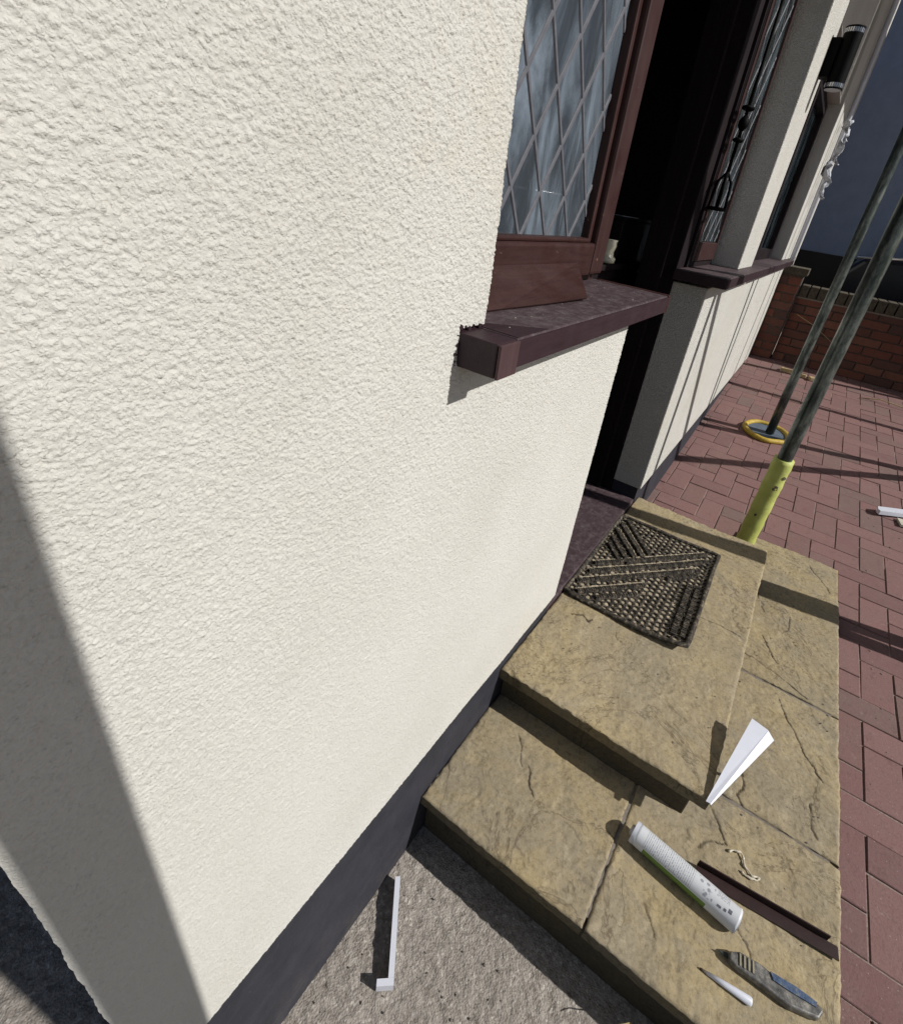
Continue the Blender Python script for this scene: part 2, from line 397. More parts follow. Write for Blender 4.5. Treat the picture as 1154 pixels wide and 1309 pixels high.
# numpy fields ------------------------------------------------------
def field(nx, ny, cell, seed, lo=0.0):
    """smooth random field on a grid, feature size = cell samples"""
    r = np.random.default_rng(seed); w = r.standard_normal((nx, ny))
    fx = np.fft.fftfreq(nx)[:, None]; fy = np.fft.rfftfreq(ny)[None, :]
    f = np.sqrt(fx ** 2 + fy ** 2); k = np.exp(-(f * cell) ** 2 * 1.5)
    h = np.fft.irfft2(np.fft.rfft2(w) * k, s=(nx, ny)); return (h - h.mean()) / h.std()
def grains(X, Y, size, seed):
    """rounded grains: distance domes round jittered points"""
    gx = np.floor(X / size).astype(int); gy = np.floor(Y / size).astype(int)
    gx0, gy0 = gx.min() - 2, gy.min() - 2
    nx, ny = gx.max() - gx0 + 3, gy.max() - gy0 + 3
    r = np.random.default_rng(seed)
    jx, jy, hh = r.random((nx, ny)), r.random((nx, ny)), r.random((nx, ny))
    best = np.full(X.shape, 9.0); bh = np.zeros(X.shape); sec = np.full(X.shape, 9.0)
    for dx in (-1, 0, 1):
        for dy in (-1, 0, 1):
            ix, iy = gx + dx - gx0, gy + dy - gy0
            px = (gx + dx + jx[ix, iy]); py = (gy + dy + jy[ix, iy])
            d = np.hypot(X / size - px, Y / size - py)
            m = d < best
            sec = np.where(m, best, np.minimum(sec, d)); bh = np.where(m, hh[ix, iy], bh); best = np.where(m, d, best)
    return best, sec, bh
def grid_mesh(name, V, nx, ny, keep=None, attr=None):
    i = np.arange(nx - 1)[:, None]; j = np.arange(ny - 1)[None, :]
    a = (i * ny + j).ravel(); q = np.stack([a, a + ny, a + ny + 1, a + 1], 1)
    if keep is not None: q = q[keep.ravel()]
    me = bpy.data.meshes.new(name)
    me.vertices.add(len(V)); me.vertices.foreach_set('co', V.astype(np.float32).ravel())
    me.loops.add(q.size); me.loops.foreach_set('vertex_index', q.ravel().astype(np.int32))
    me.polygons.add(len(q)); me.polygons.foreach_set('loop_start', np.arange(0, q.size, 4, dtype=np.int32))
    me.polygons.foreach_set('loop_total', np.full(len(q), 4, dtype=np.int32))
    me.polygons.foreach_set('use_smooth', np.ones(len(q), dtype=bool))
    me.update(calc_edges=True)
    if attr is not None:
        at = me.attributes.new("dirt", 'FLOAT', 'POINT'); at.data.foreach_set('value', attr.astype(np.float32).ravel())
    return me

# ================================================================== GROUND
def gz(x): return 0.14 + (0.079 if x > 2 else 0.03) * (x - 2)
# concrete yard, finely uneven near the camera
nx, ny = 420, 330
xs = np.linspace(-0.9, 0.9, nx); ys_ = np.linspace(-0.95, 0.75, ny); X, Y = np.meshgrid(xs, ys_, indexing='ij')
h = 0.0009 * field(nx, ny, 1.6, 5) + 0.0006 * field(nx, ny, 5, 6) + 0.002 * field(nx, ny, 60, 8)
h -= 0.003 * np.clip(field(nx, ny, 3, 9) - 2.0, 0, 1.5)
Z = h - 0.003
V = np.stack([X, Y, Z], 2).reshape(-1, 3)
structure(link('concrete_yard', grid_mesh('concrete_yard', V, nx, ny), M_CONC))
mb = MB().box(-40, 40, -40, 60, -0.6, -0.012)
structure(mb.obj('ground', M_CONC))

# driveway: joint sand sheet + individual blocks in 90 degree herringbone
drive = MB()
pr = [(0.1, gz(0.1)), (2.0, gz(2.0)), (5.6, gz(5.6)), (14, gz(5.6) + 0.1)]
for (xa, za), (xb, zb) in zip(pr, pr[1:]):
    for ya, yb in ((-9, -0.80),) + (((-0.80, 0.35),) if xa >= 2.0 else ()):
        drive.hexa([(xa, ya, -0.3), (xb, ya, -0.3), (xb, yb, -0.3), (xa, yb, -0.3)],
                   [(xa, ya, za - 0.0045), (xb, ya, zb - 0.0045), (xb, yb, zb - 0.0045), (xa, yb, za - 0.0045)])
driveway = structure(drive.obj('driveway', M_JOINT))
UX, UY, X0, Y0 = 0.0995, 0.1045, 0.161, -0.0195
def block_mesh(nm, lx, ly):
    g = 0.0042; bm = MB(); c = 0.002
    x, y = lx / 2 - g / 2, ly / 2 - g / 2
    pts0 = [(-x, -y), (x, -y), (x, y), (-x, y)]
    z1, z0 = 0.0, -0.05
    rings = []
    for inset, z in ((0, z0), (0, z1 - 0.002), (c, z1)):
        rings.append([bm.bm.verts.new((px - math.copysign(inset, px), py - math.copysign(inset, py), z)) for px, py in pts0])
    for A, B in zip(rings, rings[1:]):
        for k in range(4): bm.bm.faces.new((A[k], A[(k + 1) % 4], B[(k + 1) % 4], B[k]))
    bm.bm.faces.new(rings[-1])
    return bm.mesh(nm)
BLX = block_mesh('paving_block_x', 2 * UX, UY); BLY = block_mesh('paving_block_y', UX, 2 * UY)
for b in (BLX, BLY): b.materials.append(M_BLOCK)
cams = Vector(cam.location[:]) if False else M.translation
def pix(p):
    d = Vector(p) - M.translation; w = d.dot(FWD)
    if w <= 0.05: return None
    return 634.848 + 635.94 * d.dot(RIGHT) / w, 595.174 + 635.94 * d.dot(DOWN) / w
blocks = []; far_blocks = []
for i in range(0, 60):
    for j in range(-2, 22):
        m = (i + j) % 4
        if m not in (0, 2): continue
        if m == 0: cx, cy, me, L = X0 + (i + 1) * UX, Y0 - (j + 0.5) * UY, BLX, 0
        else: cx, cy, me, L = X0 + (i + 0.5) * UX, Y0 - (j + 1) * UY, BLY, 1
        hx, hy = (UX, UY / 2) if L == 0 else (UX / 2, UY)
        if cx - hx < 0.10: continue
        if cy - hy > (-0.868 if cx + hx < 2.35 else -0.44) and cx + hx < (2.35 if cy - hy < -0.44 else 2.02): continue
        if cy - hy > -0.868 and cx + hx < 2.02: continue          # under the steps
        if cy - hy > 0.02 or cx - hx > 5.48: continue
        pxy = pix((cx, cy, gz(cx)))
        vis = pxy is not None and -25 < pxy[0] < 1190 and 420 < pxy[1] < 1345
        (blocks if vis else far_blocks).append((me, cx, cy, L))
blocks.sort(key=lambda t: t[1] - 0.2 * t[2])
for me, cx, cy, L in blocks[:300]:
    o = bpy.data.objects.new('paving_block', me); COL.objects.link(o); o.parent = driveway
    sl_ = math.atan(0.079 if cx > 2 else 0.03)
    o.location = (cx, cy, gz(cx) + random.uniform(-0.0018, 0.0018))
    o.rotation_euler = (random.gauss(0, 0.006), -sl_ + random.gauss(0, 0.006), random.gauss(0, 0.006))
fb = bmesh.new()
for me, cx, cy, L in blocks[300:] + far_blocks:
    t = bmesh.new(); t.from_mesh(me)
    bmesh.ops.transform(t, matrix=Matrix.Translation((cx, cy, gz(cx) + random.uniform(-0.0015, 0.0015))) @ Matrix.Rotation(-math.atan(0.079 if cx > 2 else 0.03), 4, 'Y'), verts=t.verts)
    tm = bpy.data.meshes.new('t'); t.to_mesh(tm); t.free(); fb.from_mesh(tm); bpy.data.meshes.remove(tm)
fm = bpy.data.meshes.new('paving_blocks_beyond'); fb.to_mesh(fm); fb.free()
stuff(link('paving_blocks', fm, M_BLOCK, driveway))

# ================================================================== HOUSE
house = thing('house', 'cream rendered house with a black plinth, purple brown sills and leaded windows', 'house')
ZP, XD, XA, XC, R_, XF = 0.3937, 1.0992, 0.485, -0.052, 0.127, 1.955
# near wall: real grain relief as geometry
st = 0.00114
gx_ = np.arange(XC, XD + st / 2, st); gz_ = np.arange(ZP, 1.72, st)
nx, ny = len(gx_), len(gz_); X, Zg = np.meshgrid(gx_, gz_, indexing='ij')
wx = 0.0006 * field(nx, ny, 4, 21) + 0.0003 * field(nx, ny, 1.8, 24); wz = 0.0006 * field(nx, ny, 4, 22) + 0.0003 * field(nx, ny, 1.8, 25)
f1, f2, hh = grains(X + wx, Zg + wz, 0.0041, 31)
g1, g2, gh = grains(X - wz, Zg + wx, 0.0029, 37)
sm = lambda t: t * t * (3 - 2 * t)
h = 0.0019 * np.sqrt(np.clip(1.0 - (f1 / 0.78) ** 2, 0, 1)) * sm(np.clip((f2 - f1) / 0.30, 0, 1)) * (0.35 + 0.65 * hh)
h = np.maximum(h, 0.0011 * sm(np.clip((g2 - g1) / 0.45, 0, 1)) * (0.25 + 0.75 * gh))
h += 0.00016 * field(nx, ny, 7, 41) + 0.00014 * field(nx, ny, 1.5, 42)
h *= 0.60 + 0.40 * sm(np.clip((Zg - 0.55) / 0.75, 0, 1))     # floated smoother lower down
h += 0.0005 * field(nx, ny, 180, 43)
edge = np.minimum(X - XC, 0.006) / 0.006
h = h * (0.3 + 0.7 * edge) - 0.002 * (1 - edge) ** 2
ragged = 0.00014 * field(nx, ny, 3, 44) + 0.0003 * field(nx, ny, 14, 45) + 0.0006 * field(nx, ny, 70, 46)
V = np.stack([X, -h, Zg], 2)
V[0, :, 0] += ragged[0, :] * 0.9
# ragged arrises
ia = int(round((XA - XC) / st))
V[-1, :, 0] += ragged[-1, :] * 0.9; V[:, 0, 2] += ragged[:, 0] * 0.7
ZSB = 1.250
jb = int(round((ZSB - ZP) / st))
V[ia, jb:, 0] += ragged[ia, jb:] * 1.2
ii = np.arange(nx - 1)[:, None]; jj = np.arange(ny - 1)[None, :]
keep = ~((ii >= ia) & (jj >= jb))
# notch cut round the sill horn
keep &= ~((gx_[:-1][:, None] > 0.4335) & (gz_[:-1][None, :] > 1.251) & (gz_[:-1][None, :] < 1.2945))
wall = link('rendered_wall', grid_mesh('rendered_wall', V.reshape(-1, 3), nx, ny, keep), M_RENDER, house)
# render above what the camera sees, and the returns behind the skin
mb = MB(); mb.box(XC + 0.001, XA - 0.001, -0.0005, 0.24, 1.7185, 4.9); mb.obj('rendered_wall', M_RENDER2, house)
mb = MB(); mb.box(XC + 0.001, XA - 0.001, 0.003, 0.24, 1.296, 1.7175); mb.box(XC + 0.001, XD - 0.001, 0.003, 0.24, ZP, 1.249)
mb.box(XC + 0.001, 0.432, 0.003, 0.24, 1.249, 1.296)
mb.box(XC + 0.001, 0.12, 0.241, 5.0, ZP, 4.9)
mb.obj('rendered_wall', M_RENDER2, house)
mb = MB(); mb.box(XC + 0.010, XD - 0.006, 0.012, 0.24, -0.02, ZP - 0.001); mb.box(XC + 0.010, 0.12, 0.241, 5.0, -0.02, ZP - 0.001)
mb.obj('plinth', M_PLINTH, house)
# second stretch of wall beyond the doorway
XP1a, XP1b, XP2a, XP2b = 2.53, 2.985, 4.81, 5.46
mb = MB(); mb.box(XF, 6.6, 0.0, R_, ZP, 1.247, 0.004); mb.obj('rendered_wall', M_RENDER2, house)
mb = MB(); mb.box(XF + 0.004, 6.6, 0.012, R_ - 0.002, 0.0, ZP - 0.001); mb.obj('plinth', M_PLINTH, house)
for a, b in ((XP1a, XP1b), (XP2a, 6.6)):
    mb = MB(); mb.box(a, b, 0.0, R_ + 0.12, 1.2945, 4.9, 0.004); mb.obj('rendered_pier', M_RENDER2, house)
mb = MB(); mb.box(5.47, 6.6, 0.16, 4, 0.3, 4.9); mb.box(6.6, 6.7, 0.0, 4, 0.0, 4.9); mb.obj('rendered_wall', M_RENDER2, house)
# wall above the windows and door, roof edge
mb = MB(); mb.box(XA, XP1a, 0.02, 0.24, 2.32, 4.9); mb.box(XP1b, XP2a, 0.02, 0.24, 2.32, 4.9); mb.obj('rendered_wall', M_RENDER2, house)
mb = MB(); mb.box(-0.40, 6.9, -0.32, 0.2, 4.91, 4.95); mb.box(-0.40, 6.9, -0.35, -0.32, 4.84, 5.02); mb.obj('roof_eaves', M_DARKWOOD, house)
mb = MB(); mb.box(-0.35, 6.9, -0.31, 5.0, 4.96, 5.06); mb.obj('roof', M_PLINTH, house)
# interior: dark room seen through the open doorway
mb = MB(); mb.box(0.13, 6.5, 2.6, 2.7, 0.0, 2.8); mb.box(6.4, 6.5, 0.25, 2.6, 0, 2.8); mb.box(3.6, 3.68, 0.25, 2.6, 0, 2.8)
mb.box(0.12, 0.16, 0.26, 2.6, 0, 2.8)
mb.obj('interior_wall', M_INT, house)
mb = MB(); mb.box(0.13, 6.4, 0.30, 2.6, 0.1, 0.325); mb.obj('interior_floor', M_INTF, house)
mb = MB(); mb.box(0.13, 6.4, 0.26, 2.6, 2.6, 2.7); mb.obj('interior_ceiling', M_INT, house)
# threshold
th = box('door_threshold', M_SILL, house, XD - 0.03, XF, 0.013, 0.30, 0.19, 0.337, bevel=0.005)
# far jamb and post of the door frame
box('door_post', M_DARKWOOD, house, XF + 0.001, 2.058, R_ + 0.002, 0.26, 0.30, 2.32, bevel=0.004)
box('door_jamb', M_DARKWOOD, house, XF - 0.022, XF, 0.175, 0.26, 0.338, 2.32, bevel=0.003)
box('door_post', M_DARKWOOD, house, 1.1005, 1.135, R_ + 0.05, 0.31, 0.338, 1.2485, bevel=0.003)
# door leaf, swung inwards against the far side
dl = box('door', M_DARKWOOD, house, 1.145, 1.19, 0.325, 1.10, 0.345, 2.28, bevel=0.003)
box('lock_rail', M_DARKWOOD, dl, 1.1905, 1.197, 0.345, 1.08, 1.22, 1.36, bevel=0.002)
mb = MB(); mb.tube([(1.22, 1.02, 1.28), (1.22, 0.93, 1.28)], 0.008); mb.tube([(1.1975, 1.02, 1.28), (1.22, 1.02, 1.28)], 0.007)
mb.obj('handle', M_CHROME, dl, True)

# near sill with its lower horn at the end
sill = MB(); sill.box(0.476, 1.150, -0.055, 0.20, 1.256, 1.2925, 0.003); sill = sill.obj('window_sill', M_SILL, house)
box('sill_nosing', M_STAIN, sill, 0.4765, 1.1495, -0.0578, -0.0553, 1.257, 1.290)
box('sill_horn', M_STAIN, sill, 0.4335, 0.4755, -0.0545, 0.055, 1.2505, 1.2915, bevel=0.002)
box('horn_face', M_HORN, sill, 0.4338, 0.4765, -0.0595, -0.0555, 1.2500, 1.2905, bevel=0.001)
box('sill_end', M_SASH, sill, 1.1515, 1.172, -0.057, 0.12, 1.254, 1.293, bevel=0.002)
# paint smears on the render round the horn
rm = MB()
for k in range(15):
    u = random.random() ** 1.3
    if k % 2: cx_, cz_ = 0.4315 - random.random() * 0.0035, 1.252 + u * 0.042
    else: cx_, cz_ = 0.432 + u * 0.05, 1.2935 + random.random() * 0.0035
    r = random.choice((0.0008, 0.0012, 0.0018, 0.0034)); n = 7
    ring = [(cx_ + r * random.uniform(.6, 1.3) * math.cos(6.283 * q / n), cz_ + r * random.uniform(.6, 1.3) * math.sin(6.283 * q / n)) for q in range(n)]
    A = [rm.bm.verts.new((x, -0.0026, z)) for x, z in ring]; B = [rm.bm.verts.new((x, 0.0, z)) for x, z in ring]
    rm.bm.faces.new(A); rm.bm.faces.new(B[::-1])
    for q in range(n): rm.bm.faces.new((A[q], B[q], B[(q + 1) % n], A[(q + 1) % n]))
rm.obj('paint_smear', M_STAIN, sill)
# grit on the sill
gm = MB()
def pebble(mb, x, y, z, r):
    res = bmesh.ops.create_icosphere(mb.bm, subdivisions=1, radius=r)
    sx, sy, sz = random.uniform(.7, 1.4), random.uniform(.6, 1.3), random.uniform(.4, .8)
    a = random.random() * 3
    for v in res['verts']:
        q = Vector((v.co.x * sx, v.co.y * sy, v.co.z * sz)) * random.uniform(.8, 1.2)
        q.rotate(Matrix.Rotation(a, 3, 'Z')); v.co = q + Vector((x, y, z))
for k in range(34): pebble(gm, random.uniform(0.50, 1.13), random.uniform(-0.045, 0.10), 1.2932, random.choice((0.0006, 0.0008, 0.0012, 0.0016)))
stuff(gm.obj('sill_grit', m_plain("pale_grit", (0.42, 0.37, 0.32), 0.9), sill))

# leaded casement window in the recess above the sill
win = MB(); win.box(0.486, 1.136, 0.125, 0.19, 1.2930, 1.309); win.box(1.137, 1.165, 0.120, 0.138, 1.309, 2.30)
win.box(0.486, 0.52, 0.125, 0.19, 1.309, 2.30); win.box(0.52, 1.137, 0.125, 0.19, 2.27, 2.30)
win = win.obj('window', M_SASHV, house)
def rail_profile(name, x0, x1, z0, z1, mat):
    box(name, mat, win, x0, x1, 0.098, 0.165, z0, z1, bevel=0.006)
rail_profile('bottom_rail', 0.522, 1.046, 1.310, 1.374, M_SASH)
rail_profile('stile', 1.048, 1.116, 1.311, 2.26, M_SASHV)
box('glazing_bead', M_SASHV, win, 1.031, 1.0475, 0.112, 0.140, 1.3745, 2.26, bevel=0.003)
box('glazing_bead', M_SASH, win, 0.522, 1.030, 0.106, 0.135, 1.3745, 1.382, bevel=0.003)
box('frame_post', M_SASHV, win, 1.1175, 1.136, 0.108, 0.175, 1.3095, 2.26, bevel=0.003)
pane = box('pane', M_GLASS, win, 0.522, 1.031, 0.1295, 0.1335, 1.378, 2.26)
def strip(xa, za, xb, zb, y=0.1275, w=0.0042, d=0.0022, par=None, nm='lead_strip'):
    dx, dz = xb - xa, zb - za; L = math.hypot(dx, dz); px, pz = -dz / L * w, dx / L * w
    MB().hexa([(xa - px, y, za - pz), (xb - px, y, zb - pz), (xb + px, y, zb + pz), (xa + px, y, za + pz)],
              [(xa - px * .6, y - d, za - pz * .6), (xb - px * .6, y - d, zb - pz * .6), (xb + px * .6, y - d, zb + pz * .6), (xa + px * .6, y - d, za + pz * .6)]).obj(nm, M_LEAD, par)
xl, xr, zl, zh = 0.524, 1.030, 1.3805, 2.255
for k in range(-14, 6):
    for sgn, xb0 in ((1, 0.768), (-1, 0.861)):
        xk = xb0 + 0.0985 * (k if sgn == 1 else -k)       # where it meets z=1.379
        pts = []
        def zat(x): return 1.379 + sgn * 1.51 * (x - xk)
        def xat(z): return xk + sgn * (z - 1.379) / 1.51
        for x in (xl, xr):
            if zl <= zat(x) <= zh: pts.append((x, zat(x)))
        for z in (zl, zh):
            if xl < xat(z) < xr: pts.append((xat(z), z))
        if len(pts) >= 2:
            a, b = min(pts), max(pts)
            if b[0] - a[0] > 0.01: strip(*a, *b, y=(0.129 if sgn == 1 else 0.1292), par=win)
# loose drip board leaning on the sill
db = MB()
def quadslab(mb, P, t):
    P = [Vector(p) for p in P]; n = (P[1] - P[0]).cross(P[2] - P[0]).normalized() * t
    mb.hexa([p - n for p in P], P)
mbv = [(0.50, 0.040, 1.2965), (0.585, 0.036, 1.2955), (0.70, 0.022, 1.2965), (0.832, 0.008, 1.2985), (0.955, 0.086, 1.318), (0.96, 0.095, 1.338), (0.50, 0.095, 1.342)]
db.hexa([(x, y + 0.002, z - 0.0025) for x, y, z in mbv], mbv)
db.obj('drip_board', M_SASH, win)
# net curtain just behind the near window and the room's window 2
def curtain(name, x0, x1, y, z0, z1, amp, waves, parent):
    n = 60; bm = bmesh.new(); prev = None
    for i in range(n + 1):
        x = x0 + (x1 - x0) * i / n; yy = y + amp * math.sin(waves * 6.283 * i / n) + amp * .4 * math.sin(waves * 2.3 * 6.283 * i / n)
        a, b = bm.verts.new((x, yy, z0)), bm.verts.new((x + 0.02 * math.sin(i), yy, z1))
        if prev: bm.faces.new((prev[0], a, b, prev[1]))
        prev = (a, b)
    me = bpy.data.meshes.new(name); bm.to_mesh(me); bm.free(); o = link(name, me, M_CURT, parent, True)
    md = o.modifiers.new('thickness', 'SOLIDIFY'); md.thickness = 0.0015
    return o
curtain('net_curtain', 0.50, 1.03, 0.30, 1.30, 2.25, 0.016, 3.6, win)

# second leaded window between the door post and the first pier
w2 = MB(); w2.box(2.06, 2.095, 0.119, 0.18, 1.2945, 2.30); w2.box(2.508, 2.528, 0.119, 0.18, 1.2945, 2.30)
w2.box(2.095, 2.508, 0.119, 0.18, 1.2945, 1.315); w2.box(2.095, 2.508, 0.119, 0.18, 2.26, 2.30)
w2 = w2.obj('window', M_DARKWOOD, house)
box('bottom_rail', M_SASH, w2, 2.132, 2.490, 0.112, 0.16, 1.3155, 1.384, bevel=0.003)
box('stile', M_SASHV, w2, 2.0955, 2.1315, 0.114, 0.16, 1.3155, 2.255, bevel=0.003)
box('stile', M_SASHV, w2, 2.4905, 2.5075, 0.112, 0.16, 1.3155, 2.255, bevel=0.003)
box('pane', M_GLASS2, w2, 2.132, 2.490, 0.1225, 0.1265, 1.385, 2.255)
for k in range(-10, 5):
    for sgn in (1, -1):
        xk = 2.26 + 0.0985 * k if sgn == 1 else 2.40 - 0.0985 * k
        pts = []
        for x in (2.134, 2.488):
            z = 1.386 + sgn * 1.51 * (x - xk)
            if 1.387 <= z <= 2.254: pts.append((x, z))
        for z in (1.387, 2.254):
            x = xk + sgn * (z - 1.386) / 1.51
            if 2.134 < x < 2.488: pts.append((x, z))
        if len(pts) >= 2:
            a, b = min(pts), max(pts)
            if b[0] - a[0] > 0.02: strip(*a, *b, y=(0.1222 if sgn == 1 else 0.1224), d=0.0012, w=0.003, par=w2)
curtain('net_curtain', 2.135, 2.27, 0.145, 1.30, 2.25, 0.008, 3, w2)
# second sill, with loose stripes of dried paint
s2 = MB(); s2.box(1.915, 2.975, -0.060, 0.125, 1.258, 1.2935, 0.003); s2 = s2.obj('window_sill', M_SILL, house)
box('sill_nosing', M_STAIN, s2, 1.9125, 1.9148, -0.059, 0.124, 1.2590, 1.2905)
box('sill_nosing', M_STAIN, s2, 1.9155, 2.975, -0.0626, -0.0603, 1.2590, 1.2905)
s3 = MB(); s3.box(3.0, 5.40, -0.058, 0.125, 1.255, 1.2925, 0.003); s3 = s3.obj('window_sill', M_SILL, house)
box('sill_nosing', M_STAIN, s3, 3.0005, 5.40, -0.0605, -0.0583, 1.256, 1.290)
# third window
w3 = MB(); w3.box(2.987, 3.06, 0.09, 0.18, 1.2945, 2.30); w3.box(4.74, 4.808, 0.09, 0.18, 1.2945, 2.30); w3.box(3.06, 4.74, 0.09, 0.18, 1.2945, 1.36)
w3.box(3.06, 4.74, 0.09, 0.18, 2.24, 2.30); w3.box(3.86, 3.94, 0.09, 0.18, 1.36, 2.24)
w3 = w3.obj('window', M_DARKWOOD, house)
box('pane', M_GLASS2, w3, 3.06, 3.86, 0.13, 0.134, 1.3605, 2.24); box('pane', M_GLASS2, w3, 3.94, 4.74, 0.13, 0.134, 1.3605, 2.24)
# downpipe past the last pier and up-and-down wall lamp
dp = MB(); dp.tube([(5.52, -0.030, gz(5.4) + 0.1), (5.52, -0.030, 4.8)], 0.020, 16); dp.obj('downpipe', M_CREAMPIPE, house, True)

lamp = thing('wall_lamp', 'black cylinder up and down wall lamp fixed to the second pier', 'lamp', (2.88, -0.07, 2.12))
def lamp_tube(z0, z1, r): return MB().tube([(0, 0, z0), (0, 0, z1)], r, 28)
lamp_tube(-0.082, 0.082, 0.036).obj('body', M_IRON, lamp, False)
box('wall_plate', M_IRON, lamp, -0.03, 0.03, 0.0325, 0.0695, -0.065, 0.065, bevel=0.003)
for s_ in (-1, 1):
    g = MB()
    for k in range(26):
        a = 6.283 * k / 26; g.box(-0.0022, 0.0022, 0.0335, 0.0362, s_ * 0.083 if s_ > 0 else -0.097, 0.097 if s_ > 0 else -0.083)
        bmesh.ops.rotate(g.bm, verts=g.bm.verts[-8:], cent=(0, 0, 0), matrix=Matrix.Rotation(a, 3, 'Z'))
    g.obj('grille', M_CHROME, lamp)
    MB().tube([(0, 0, s_ * 0.098), (0, 0, s_ * 0.103)], 0.0372, 28).obj('rim', M_IRON, lamp)
    MB().tube([(0, 0, s_ * 0.0822), (0, 0, s_ * 0.0975)], 0.0325, 28).obj('diffuser', M_CURT, lamp)
    MB().tube([(0, 0, s_ * 0.1031), (0, 0, s_ * 0.1042)], 0.0325, 28).obj('lens', M_CURT, lamp)

# ================================================================== STEPS
steps = thing('doorstep', 'two step sandstone doorstep on brown risers below the doorway', 'steps')
def polydist(X, Y, pts):
    d = np.full(X.shape, 9.0)
    for (x0, y0), (x1, y1) in zip(pts, pts[1:]):
        dx, dy = x1 - x0, y1 - y0; t = np.clip(((X - x0) * dx + (Y - y0) * dy) / (dx * dx + dy * dy + 1e-12), 0, 1)
        d = np.minimum(d, np.hypot(X - x0 - t * dx, Y - y0 - t * dy))
    return d
def slab(x0, x1, y0, y1, ztop, thick, seed, cracks=(), res=0.0035):
    nx = int((x1 - x0) / res) + 2; ny = int((y1 - y0) / res) + 2
    xs = np.linspace(x0, x1, nx); ys = np.linspace(y0, y1, ny); X, Y = np.meshgrid(xs, ys, indexing='ij')
    big = field(nx, ny, 60, seed); f = field(nx, ny, 26, seed + 1) * 0.8 + field(nx, ny, 10, seed + 2) * 0.35 + big * 0.6
    lev = np.floor(f * 1.3); fr = f * 1.3 - lev
    h = 0.0011 * (lev + np.clip(fr * 9, 0, 1)) + 0.0006 * big + 0.00028 * field(nx, ny, 3, seed + 3)
    h = np.clip(h, -0.0032, 0.0022)
    dirt = np.clip(0.45 - np.abs(fr - 0.08) * 6, 0, 0.4) * (field(nx, ny, 30, seed + 6) > 0.5)
    wob = 0.003 * field(nx, ny, 16, seed + 4) + 0.0009 * field(nx, ny, 3, seed + 14); wob2 = 0.003 * field(nx, ny, 16, seed + 5) + 0.0009 * field(nx, ny, 3, seed + 15)
    for pts, w in cracks:
        d = polydist(X + wob, Y + wob2, pts)
        h -= 0.0032 * np.clip(1 - d / (w * .9), 0, 1); dirt = np.maximum(dirt, (1.05 + 0.3 * np.clip(wob / 0.004, -1, 1)) * np.clip(1.4 - d / w, 0, 1))
    e = np.minimum(np.minimum(X - x0, x1 - X), np.minimum(Y - y0, y1 - Y))
    e2 = e + 0.0015 * field(nx, ny, 6, seed + 8)
    h -= 0.004 * np.clip(1 - e2 / 0.005, 0, 1) ** 2
    Vt = np.stack([X, Y, ztop + h], 2)
    jx = 0.0005 * field(nx, ny, 5, seed + 9) + 0.0009 * field(nx, ny, 70, seed + 12)
    Vt[0, :, 0] += jx[0]; Vt[-1, :, 0] += jx[-1]; Vt[:, 0, 1] += jx[:, 0]; Vt[:, -1, 1] += jx[:, -1]
    me = grid_mesh('slab', Vt.reshape(-1, 3), nx, ny, attr=dirt)
    bm = bmesh.new(); bm.from_mesh(me)
    r = bmesh.ops.extrude_edge_only(bm, edges=[e for e in bm.edges if e.is_boundary])
    vs = [v for v in r['geom'] if isinstance(v, bmesh.types.BMVert)]
    for v in vs: v.co.z = ztop - thick
    bmesh.ops.contextual_create(bm, geom=[e for e in bm.edges if e.is_boundary])
    for fc in bm.faces: fc.smooth = len(fc.verts) == 4 and fc.normal.z > 0.5
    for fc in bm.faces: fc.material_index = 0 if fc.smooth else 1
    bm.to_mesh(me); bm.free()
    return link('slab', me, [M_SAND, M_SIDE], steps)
Z1, Z2 = 0.185, 0.32
cr_up = [([(1.14, -0.06), (1.165, -0.085), (1.15, -0.11), (1.165, -0.12)], 0.0022), ([(1.17, -0.19), (1.145, -0.20), (1.135, -0.215)], 0.0018), ([(1.41, -0.388), (1.418, -0.46), (1.421, -0.53)], 0.002)]
slab(0.823, 2.024, -0.551, 0.011, Z2, 0.036, 101, cr_up)
# lower slabs: seams follow the photographed joints
slab(0.507, 0.905, -0.4045, 0.011, Z1, 0.034, 201, [([(0.775, -0.10), (0.745, -0.125), (0.71, -0.145)], 0.0022), ([(0.72, -0.16), (0.69, -0.185), (0.665, -0.205)], 0.0022)])
slab(0.507, 0.962, -0.870, -0.4105, Z1, 0.034, 301, [([(0.92, -0.575), (0.88, -0.60), (0.852, -0.625), (0.835, -0.60), (0.80, -0.575)], 0.0025), ([(0.705, -0.672), (0.675, -0.70), (0.655, -0.712)], 0.0025), ([(0.62, -0.50), (0.575, -0.54)], 0.002)])
slab(0.970, 1.436, -0.870, -0.44, Z1, 0.034, 401, [([(1.395, -0.70), (1.36, -0.715), (1.30, -0.745), (1.225, -0.79), (1.175, -0.83)], 0.0022), ([(1.07, -0.63), (1.03, -0.645), (0.995, -0.635), (0.972, -0.65)], 0.0026), ([(1.09, -0.80), (1.05, -0.80), (1.0, -0.815)], 0.0024)])
slab(1.444, 2.357, -0.870, -0.44, Z1, 0.034, 501, [([(1.93, -0.57), (1.87, -0.59), (1.80, -0.62)], 0.0022), ([(1.84, -0.70), (1.78, -0.70), (1.73, -0.69)], 0.0022), ([(1.66, -0.62), (1.60, -0.65), (1.55, -0.68)], 0.0022), ([(2.28, -0.75), (2.20, -0.80), (2.13, -0.84)], 0.0025), ([(1.53, -0.57), (1.49, -0.70), (1.46, -0.78)], 0.0022)])
